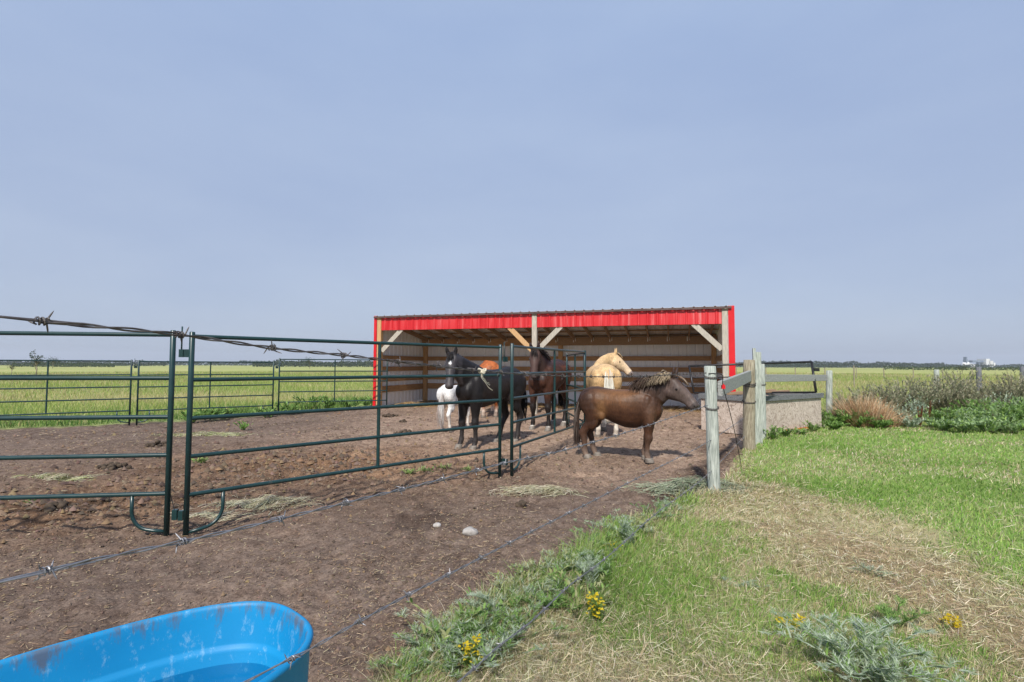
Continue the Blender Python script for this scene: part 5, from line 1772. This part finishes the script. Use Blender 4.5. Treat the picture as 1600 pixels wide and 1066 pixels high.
leaf_plant('wormwood_plant', gp(585, 1075), 'dry greyish weed at the bottom edge right of the tank', 'weed', 'dry weeds', 130, 0.12, 0.13, 0.04, [(0.30, 0.25, 0.16), (0.22, 0.21, 0.13), (0.36, 0.31, 0.21)], seed=32, stems=9)
G2 = 'goldenrod in the cut grass'
leaf_plant('goldenrod', gp(725, 1066), 'yellow goldenrod at the bottom edge near the tank', 'goldenrod', G2, 40, 0.05, 0.15, 0.05, LEAFG, flowers=(YEL, 90), seed=41, stems=3)
leaf_plant('goldenrod', gp(932, 985), 'yellow goldenrod standing in the middle of the grass edge', 'goldenrod', G2, 30, 0.03, 0.15, 0.06, LEAFG, flowers=(YEL, 90), seed=42, stems=3)
leaf_plant('goldenrod', gp(1262, 1000), 'yellow goldenrod head left of the largest wormwood', 'goldenrod', G2, 30, 0.06, 0.10, 0.05, LEAFG, flowers=(YEL, 120), seed=43, stems=3, lean=(-0.06, 0))
leaf_plant('goldenrod', gp(1462, 995), 'yellow goldenrod sprig lying right of the largest wormwood', 'goldenrod', G2, 16, 0.02, 0.05, 0.03, LEAFG, flowers=(YEL, 110), seed=44, stems=3, lean=(0.09, 0.02))
leaf_plant('goldenrod', gp(960, 872), 'small yellow goldenrod below the upper wormwood', 'goldenrod', G2, 20, 0.05, 0.10, 0.04, LEAFG, flowers=(YEL, 40), seed=45, stems=3)
# leafy band where the turf meets the bare earth
EW = [(655, 1062), (672, 1030), (700, 1012), (722, 1000), (760, 1012), (775, 965), (800, 950), (822, 962), (838, 930), (862, 915), (880, 940), (895, 905), (915, 880), (935, 865), (958, 845), (978, 835), (1005, 838), (1022, 815), (1045, 800), (760, 1050), (812, 1010), (905, 960)]
NTH = ('first', 'second', 'third', 'fourth', 'fifth', 'sixth', 'seventh', 'eighth', 'ninth', 'tenth', 'eleventh', 'twelfth', 'thirteenth', 'fourteenth', 'fifteenth', 'sixteenth', 'seventeenth', 'eighteenth', 'nineteenth', 'twentieth', 'twenty-first', 'twenty-second')
for i, (px, py) in enumerate(sorted(EW)):
    k = i % 4
    cols = (LEAFG + SAGE[:1], SAGE + LEAFG[1:2], LEAFG + PALEG, SAGE[:2] + PALEG)[k]
    leaf_plant('edge_weed', gp(px, py), 'low leafy weed where the turf meets the bare earth, ' + NTH[i] + ' from the front', 'weed', 'low weeds along the turf edge', 190, 0.19 + 0.04 * (i % 3), 0.13 + 0.035 * (i % 3), 0.050, cols, seed=300 + i, stems=13, pinnate=(k != 2), droop=0.3)
# weeds on the earth
G3 = 'weeds in the paddock'
leaf_plant('paddock_weed', gp(378, 672), 'bright green weed growing in the far pen earth', 'weed', G3, 80, 0.20, 0.24, 0.10, LEAFG, seed=51, stems=9, pinnate=False)
leaf_plant('paddock_weed', gp(318, 728), 'small green weed behind the second lowest rail of the near panel', 'weed', G3, 60, 0.16, 0.10, 0.07, PALEG + LEAFG, seed=52, stems=8, pinnate=False)
leaf_plant('paddock_weed', gp(52, 783), 'small green weed under the left panel bottom rail', 'weed', G3, 50, 0.10, 0.06, 0.05, LEAFG, seed=53, stems=7, pinnate=False)
for i, (px, py) in enumerate(((640, 738), (668, 737), (700, 735), (735, 733))):
    leaf_plant('paddock_weed', gp(px, py), 'low green weed under the near panel, ' + ('first', 'second', 'third', 'fourth')[i] + ' from its middle upright', 'weed', G3, 60, 0.18, 0.07, 0.06, LEAFG + PALEG, seed=54 + i, stems=8, pinnate=False)

# lush weeds along the far panels
ORD = ('first', 'second', 'third', 'fourth', 'fifth', 'sixth', 'seventh', 'eighth', 'ninth', 'tenth', 'eleventh', 'twelfth', 'thirteenth', 'fourteenth', 'fifteenth')
for i, (px, py, h) in enumerate(sorted(((330, 640, 0.35), (300, 642, 0.3), (455, 632, 0.42), (485, 628, 0.5), (515, 628, 0.45), (548, 626, 0.36), (575, 625, 0.34), (355, 638, 0.30), (420, 636, 0.30)))):
    p = on_ground(px, py, -0.15)
    y = float(np.interp(p.x, [-11.75, -9.2, -6.6, -3.8], [10.75, 12.42, 14.24, 15.25])) + 0.9 + (i % 3) * 0.4
    x = (px - 800) / 800 * y
    leaf_plant('field_weed', (x, y), 'leafy green weed growing just outside the far panels, ' + ORD[i] + ' from the left', 'weed', 'weeds outside the far panels', 170, 0.55, h * 1.2, 0.17, LEAFG, seed=70 + i, stems=12, pinnate=False)

# ---------------------------------------------------------------- weed bank on the right
def bush(name, px, py, depth, w, h, cols, label, cat, group, n=420, seed=1, leaf=0.05, stems=34, droop=0.12, stem_col=(0.17, 0.14, 0.09)):
    x = (px - 800) / 800 * depth
    return leaf_plant(name, (x, depth), label, cat, group, n, w, h, leaf, cols, stem_col, seed=seed, stems=stems, pinnate=False, droop=droop)
G4 = 'tall grey-brown weeds along the field fence'
KL = [(1318, 11.7, .38, .92), (1350, 12.2, .42, .90), (1408, 12.4, .55, 1.15), (1432, 12.0, .45, 1.05), (1455, 12.6, .5, 1.20), (1478, 12.2, .5, 1.16), (1500, 12.6, .45, 1.10),
      (1510, 11.9, .4, .85), (1548, 12.0, .5, 1.12), (1572, 12.2, .5, 1.22), (1592, 11.8, .45, 1.15), (1385, 11.9, .4, .80), (1612, 12.2, .5, 1.2), (1640, 12, .5, 1.1), (1535, 12.7, .35, .8)]
ORD = ('first', 'second', 'third', 'fourth', 'fifth', 'sixth', 'seventh', 'eighth', 'ninth', 'tenth', 'eleventh', 'twelfth', 'thirteenth', 'fourteenth', 'fifteenth')
ks = sorted(KL)
for i, (px, d, w, h) in enumerate(ks):
    bush('dry_weed_bush', px, 0, d, w * 1.3, h * 1.18 * (0.85 + 0.3 * ((i * 7) % 5) / 4), OLIVE, 'tall grey-brown weed bush, ' + ORD[i] + ' from the left along the field fence', 'weed bush', G4, seed=100 + i, n=2300, leaf=0.075, stems=54, stem_col=(0.30, 0.26, 0.18), droop=0.2)
bush('dry_weed_bush', 1578, 0, 11.9, .12, 1.48, OLIVE, 'thin weed spire sticking up above the horizon at the right', 'weed bush', G4, seed=130, n=160, stems=7, droop=0.02)
G5 = 'silvery weeds in the weed bank'
for i, (px, d, w, h) in enumerate(((1432, 11.2, .32, .80), (1392, 11.3, .38, .55), (1365, 11.6, .34, .62), (1420, 10.6, .25, .28), (1560, 11.4, .3, .82), (1412, 10.9, .30, .52))):
    bush('silvery_weed', px, 0, d, w, h, SAGE, 'silvery green weed in the weed bank, ' + ('tall pale one beside the rusty dock', 'low one left of the rusty dock', 'one above the tan grass clump', 'lowest at the lawn edge', 'rightmost one under the spire', 'one at the foot of the tall pale one')[i], 'weed', G5, seed=140 + i, n=380, stems=22, leaf=0.075)
ORD2 = ORD + ('sixteenth', 'seventeenth', 'eighteenth')
G6 = 'low leafy weeds at the lawn edge'
lw = [(1305, 11.0, .35, .34), (1335, 10.9, .45, .42), (1370, 10.7, .3, .22), (1455, 10.7, .45, .38), (1480, 10.6, .5, .50), (1505, 10.4, .5, .52), (1535, 10.4, .55, .60), (1560, 10.3, .55, .62), (1588, 10.3, .55, .66), (1615, 10.2, .5, .62),
      (1500, 9.9, .4, .34), (1540, 9.9, .45, .40), (1575, 9.9, .45, .44), (1300, 10.4, .25, .2), (1520, 11.1, .5, .66), (1570, 11.0, .5, .72), (1600, 10.9, .5, .75), (1470, 10.2, .3, .25)]
for i, (px, d, w, h) in enumerate(sorted(lw)):
    c = LEAFG if px < 1350 or i % 3 == 0 else [(0.30, 0.42, 0.20), (0.38, 0.49, 0.27), (0.20, 0.31, 0.12), (0.32, 0.47, 0.12)]
    bush('leafy_weed', px, 0, d, w, h * 1.22, c, 'low broad-leaved green weed at the far lawn edge, ' + ORD2[i] + ' from the left', 'weed', G6, seed=160 + i, n=520, stems=26, leaf=0.10, droop=0.3)
for px, d, h, s in ((1434, 10.7, .72, 1), (1448, 10.8, .58, 2)):
    x = (px - 800) / 800 * d
    leaf_plant('dock_stalk', (x, d), 'rust-red dock stalk in the weed bank, ' + ('the taller one' if s == 1 else 'the shorter one'), 'dock', 'dock stalks', 260, 0.06, h, 0.045, [(0.22, 0.085, 0.035), (0.30, 0.13, 0.055), (0.16, 0.06, 0.03)], (0.20, 0.09, 0.04), seed=190 + s, stems=4, pinnate=False, droop=0.0)
def grass_clump(px, d, w, h, n, cols, label, seed):
    r = np.random.default_rng(seed)
    x = (px - 800) / 800 * d
    a = r.random(n) * 6.283; q = np.sqrt(r.random(n)) * w
    base = np.stack([np.cos(a) * q * 0.5, np.sin(a) * q * 0.5, np.zeros(n)], -1)
    hh = h * (0.55 + 0.5 * r.random(n))
    swirl = 0.10 * math.sin(seed * 2.3)
    vec = np.stack([np.cos(a) * q * 0.7 + swirl + 0.17 * r.standard_normal(n), np.sin(a) * q * 0.7 + 0.1 * r.standard_normal(n), hh * (0.5 + 0.6 * r.random(n))], -1)
    c = np.array(cols)[r.integers(0, len(cols), n)] * (0.8 + 0.4 * r.random((n, 1)))
    o = blade_mesh('dry_grass_clump', base, vec, 0.006, c, M['straw'], bend=np.stack([np.zeros(n), np.zeros(n), hh * 0.1], -1))
    o.location = (x, d, gz1(x, d))
    tag(o, label, 'grass clump', 'dry grass clumps')
TAN = [(0.55, 0.37, 0.21), (0.46, 0.28, 0.15), (0.62, 0.46, 0.30), (0.36, 0.20, 0.11), (0.50, 0.40, 0.26)]
for i, (px, d, w, h, n) in enumerate(((1330, 11.2, .26, .62, 420), (1340, 11.0, .34, .78, 620), (1352, 11.3, .28, .66, 500), (1364, 10.9, .32, .60, 560), (1378, 11.1, .28, .52, 420), (1390, 10.9, .22, .36, 300))):
    grass_clump(px, d, w, h, n, TAN, 'rusty tan dry grass tuft right of the feeder box, ' + ORD[i] + ' from the left', 1 + i)
grass_clump(1316, 11.4, .3, .55, 500, TAN + OLIVE, 'small dry grass clump beside the far post of the feeder box', 13)
# grass growing up round the feeder box and the posts
for i, (px, d, w, h) in enumerate(((1205, 8.9, .22, .26), (1225, 9.2, .2, .18), (1248, 9.6, .2, .14), (1268, 10.1, .25, .22), (1283, 10.9, .2, .5))):
    bush('edge_weed', px, 0, d, w, h, LEAFG + OLIVE[:1], 'small green weed at the foot of the feeder box, ' + ORD[i] + ' from the left', 'weed', 'weeds at the feeder box', seed=210 + i, n=220, stems=16, leaf=0.08)

# ---------------------------------------------------------------- far distance
def far_wood():
    """Low belts of bush and trees along the horizon: clumps of small leaf faces."""
    B = []; Vv = []; C = []; Wd = []
    r = np.random.default_rng(77)
    def belt(x0, x1, dist, h, n, cols, dens=1.0, seed=0):
        t = r.random(n)
        px = x0 + (x1 - x0) * t
        prof = 0.45 + 0.9 * fbm(px * 0.05, px * 0 + seed, 4, seed)
        hh = h * prof
        y = dist * (1 + 0.05 * r.standard_normal(n))
        x = (px - 800) / 800 * y
        z = gz(x, y) + hh * r.random(n) ** 0.8
        B.append(np.stack([x, y, z], -1))
        s = dist * 0.0022
        v = r.standard_normal((n, 3)); v /= np.linalg.norm(v, axis=1)[:, None]
        Vv.append(v * s * (0.6 + 0.8 * r.random((n, 1)))); Wd.append(np.full(n, s * 0.45))
        C.append(np.array(cols)[r.integers(0, len(cols), n)] * (0.75 + 0.5 * r.random((n, 1))))
    DK = [(0.035, 0.055, 0.026), (0.050, 0.070, 0.032), (0.028, 0.042, 0.024)]
    belt(1140, 1475, 820, 9.0, 9000, DK, seed=1)
    belt(1180, 1420, 640, 5.0, 3500, DK, seed=6)
    belt(1440, 1660, 900, 5.5, 4000, DK, seed=2)
    belt(-60, 620, 760, 6.0, 9000, DK, seed=3)
    belt(395, 585, 420, 4.2, 5000, DK + [(0.07, 0.09, 0.04)], seed=4)
    belt(20, 180, 300, 2.4, 3000, [(0.06, 0.085, 0.035), (0.045, 0.065, 0.03)], seed=5)
    belt(-40, 260, 480, 3.0, 3000, DK, seed=8)
    belt(1380, 1660, 260, 1.5, 2500, [(0.07, 0.10, 0.035), (0.055, 0.08, 0.03)], seed=9)
    o = blade_mesh('far_wood', np.vstack(B), np.vstack(Vv), np.concatenate(Wd), np.vstack(C), M['leaf'], mid=0.5, midw=1.2)
    tag(o, 'low belts of bush and trees along the far horizon', kind='stuff')
far_wood()

def far_tree(px, d, h, w, label, seed, bare=False):
    r = np.random.default_rng(seed)
    x = (px - 800) / 800 * d
    z0 = gz1(x, d)
    root = empty('field_tree', (x, d, z0)); tag(root, label, 'tree', 'lone trees in the hay field')
    mb = MB(); tips = []
    mb.tube([(0, 0, -0.2), (0.05 * h, 0, h * 0.35), (-0.02 * h, 0, h * 0.6)], [h * 0.028, h * 0.022, h * 0.014], 6)
    for k in range(11):
        a = r.random() * 6.283; t = 0.3 + 0.35 * r.random()
        s = Vector((0.03 * h * (1 - t), 0, h * t))
        e = s + Vector((math.cos(a) * w * (0.4 + 0.6 * r.random()), math.sin(a) * w * 0.8, h * (0.2 + 0.25 * r.random())))
        m = s.lerp(e, 0.5) + Vector((0, 0, h * 0.05))
        mb.tube([s, m, e], [h * 0.012, h * 0.008, h * 0.003], 5)
        tips += [m, e, e]
    mb.build('trunk', M['old_post'], root, True)
    n = 260 if bare else 900
    c = np.array([tuple(tips[i]) for i in r.integers(0, len(tips), n)]) + r.standard_normal((n, 3)) * w * (0.16 if bare else 0.26)
    v = r.standard_normal((n, 3)); v /= np.linalg.norm(v, axis=1)[:, None]
    cc = np.array([(0.05, 0.075, 0.035), (0.07, 0.095, 0.045), (0.035, 0.05, 0.028)])[r.integers(0, 3, n)]
    blade_mesh('crown', c, v * h * 0.05, h * 0.018, cc, M['leaf'], parent=root, mid=0.5, midw=1.2)
far_tree(57, 62, 2.8, 0.62, 'sparse small tree with bare limbs in the left hay field', 1, True)
far_tree(19, 70, 1.6, 0.5, 'tiny sapling in the hay field at the far left', 2, True)
far_tree(83, 190, 3.6, 1.9, 'rounded bushy tree on the left horizon', 3)
far_tree(1502, 110, 1.75, 0.9, 'rounded green tree before the grain elevator', 4)
far_tree(484, 230, 4.2, 2.0, 'darker round bush on the horizon left of the shed', 5)

def grain_elevator():
    d = 900.0
    X = lambda px: (px - 1525) / 800 * d
    zt = lambda py: (573.5 - py) / 800 * d + 1.3
    root = empty('grain_elevator', ((1525 - 800) / 800 * d, d, -1.0))
    tag(root, 'pale distant grain elevator with silos on the right horizon', 'grain elevator')
    def cyl(px0, px1, py, name, mat):
        r = (X(px1) - X(px0)) / 2; c = (X(px0) + X(px1)) / 2; h = zt(py)
        MB().tube([(c, 0, 0), (c, 0, h), (c, 0, h + r * 0.25)], [r, r, r * 0.25], 16).build(name, M[mat], root, True)
    for a, b, py in ((1503, 1508.5, 566), (1508, 1513.5, 565.5), (1514, 1519, 568), (1519, 1524, 568.5)):
        cyl(a, b, py, 'silo', 'far_white')
    for a, b, py in ((1533, 1539, 560), (1538, 1544, 563), (1543.5, 1547, 566)):
        MB().box(X(a), X(b), -9, 9, 0, zt(py)).build('headhouse', M['far_white'], root)
    MB().box(X(1516), X(1534), -4, 4, zt(565.5), zt(562.5)).build('conveyor_gallery', M['far_grey'], root)
    MB().box(X(1507), X(1508.6), -3, 3, zt(566), zt(557)).box(X(1506.3), X(1509.2), -3.2, 3.2, zt(564), zt(561.5)).build('leg_tower', M['far_grey'], root)
    MB().box(X(1527), X(1528), -3, 3, 0, zt(565)).build('support_column', M['far_grey'], root)
grain_elevator()
d = 700.0
o = MB().box(-5, 5, -4, 4, 0, 3.2).add([(-5.4, -4.4, 3.2), (5.4, -4.4, 3.2), (5.4, 4.4, 3.2), (-5.4, 4.4, 3.2), (-5.4, 0, 5.2), (5.4, 0, 5.2)], [(0, 1, 5, 4), (2, 3, 4, 5), (0, 4, 3), (1, 2, 5), (3, 2, 1, 0)]).build('farmhouse', M['far_white'])
o.location = ((1386 - 800) / 800 * d, d, -0.6)
tag(o, 'tiny white farm building on the horizon before the right tree belt', 'farmhouse')

# far wire fence in the hay field, right of the shed
for i in range(9):
    px = 1150 + i * 46; dd = 46 + i * 1.5
    x = (px - 800) / 800 * dd
    o = MB().tube([(0, 0, -0.3), (0, 0, 1.2)], 0.05, 6).build('field_fence_post', M['old_post'])
    o.location = (x, dd, gz1(x, dd))
    tag(o, 'small far fence post in the hay field right of the shed, ' + ORD[i] + ' from the left', 'fence post', 'far field fence posts')

# ---------------------------------------------------------------- hazy summer air
def haze():
    o = MB().box(-2600, 2600, -2600, 2600, -3.0, 60.0).build('haze', None)
    m, n, l, b = new_mat('smoky_air')
    n.remove(b)
    pv = n.new('ShaderNodeVolumePrincipled')
    pv.inputs['Color'].default_value = (0.86, 0.90, 0.97, 1)
    pv.inputs['Density'].default_value = 0.00026
    pv.inputs['Anisotropy'].default_value = 0.2
    l.new(pv.outputs[0], n['Material Output'].inputs['Volume'])
    o.data.materials.append(m)
    tag(o, 'thin smoky haze lying over the whole plain', kind='stuff')
haze()
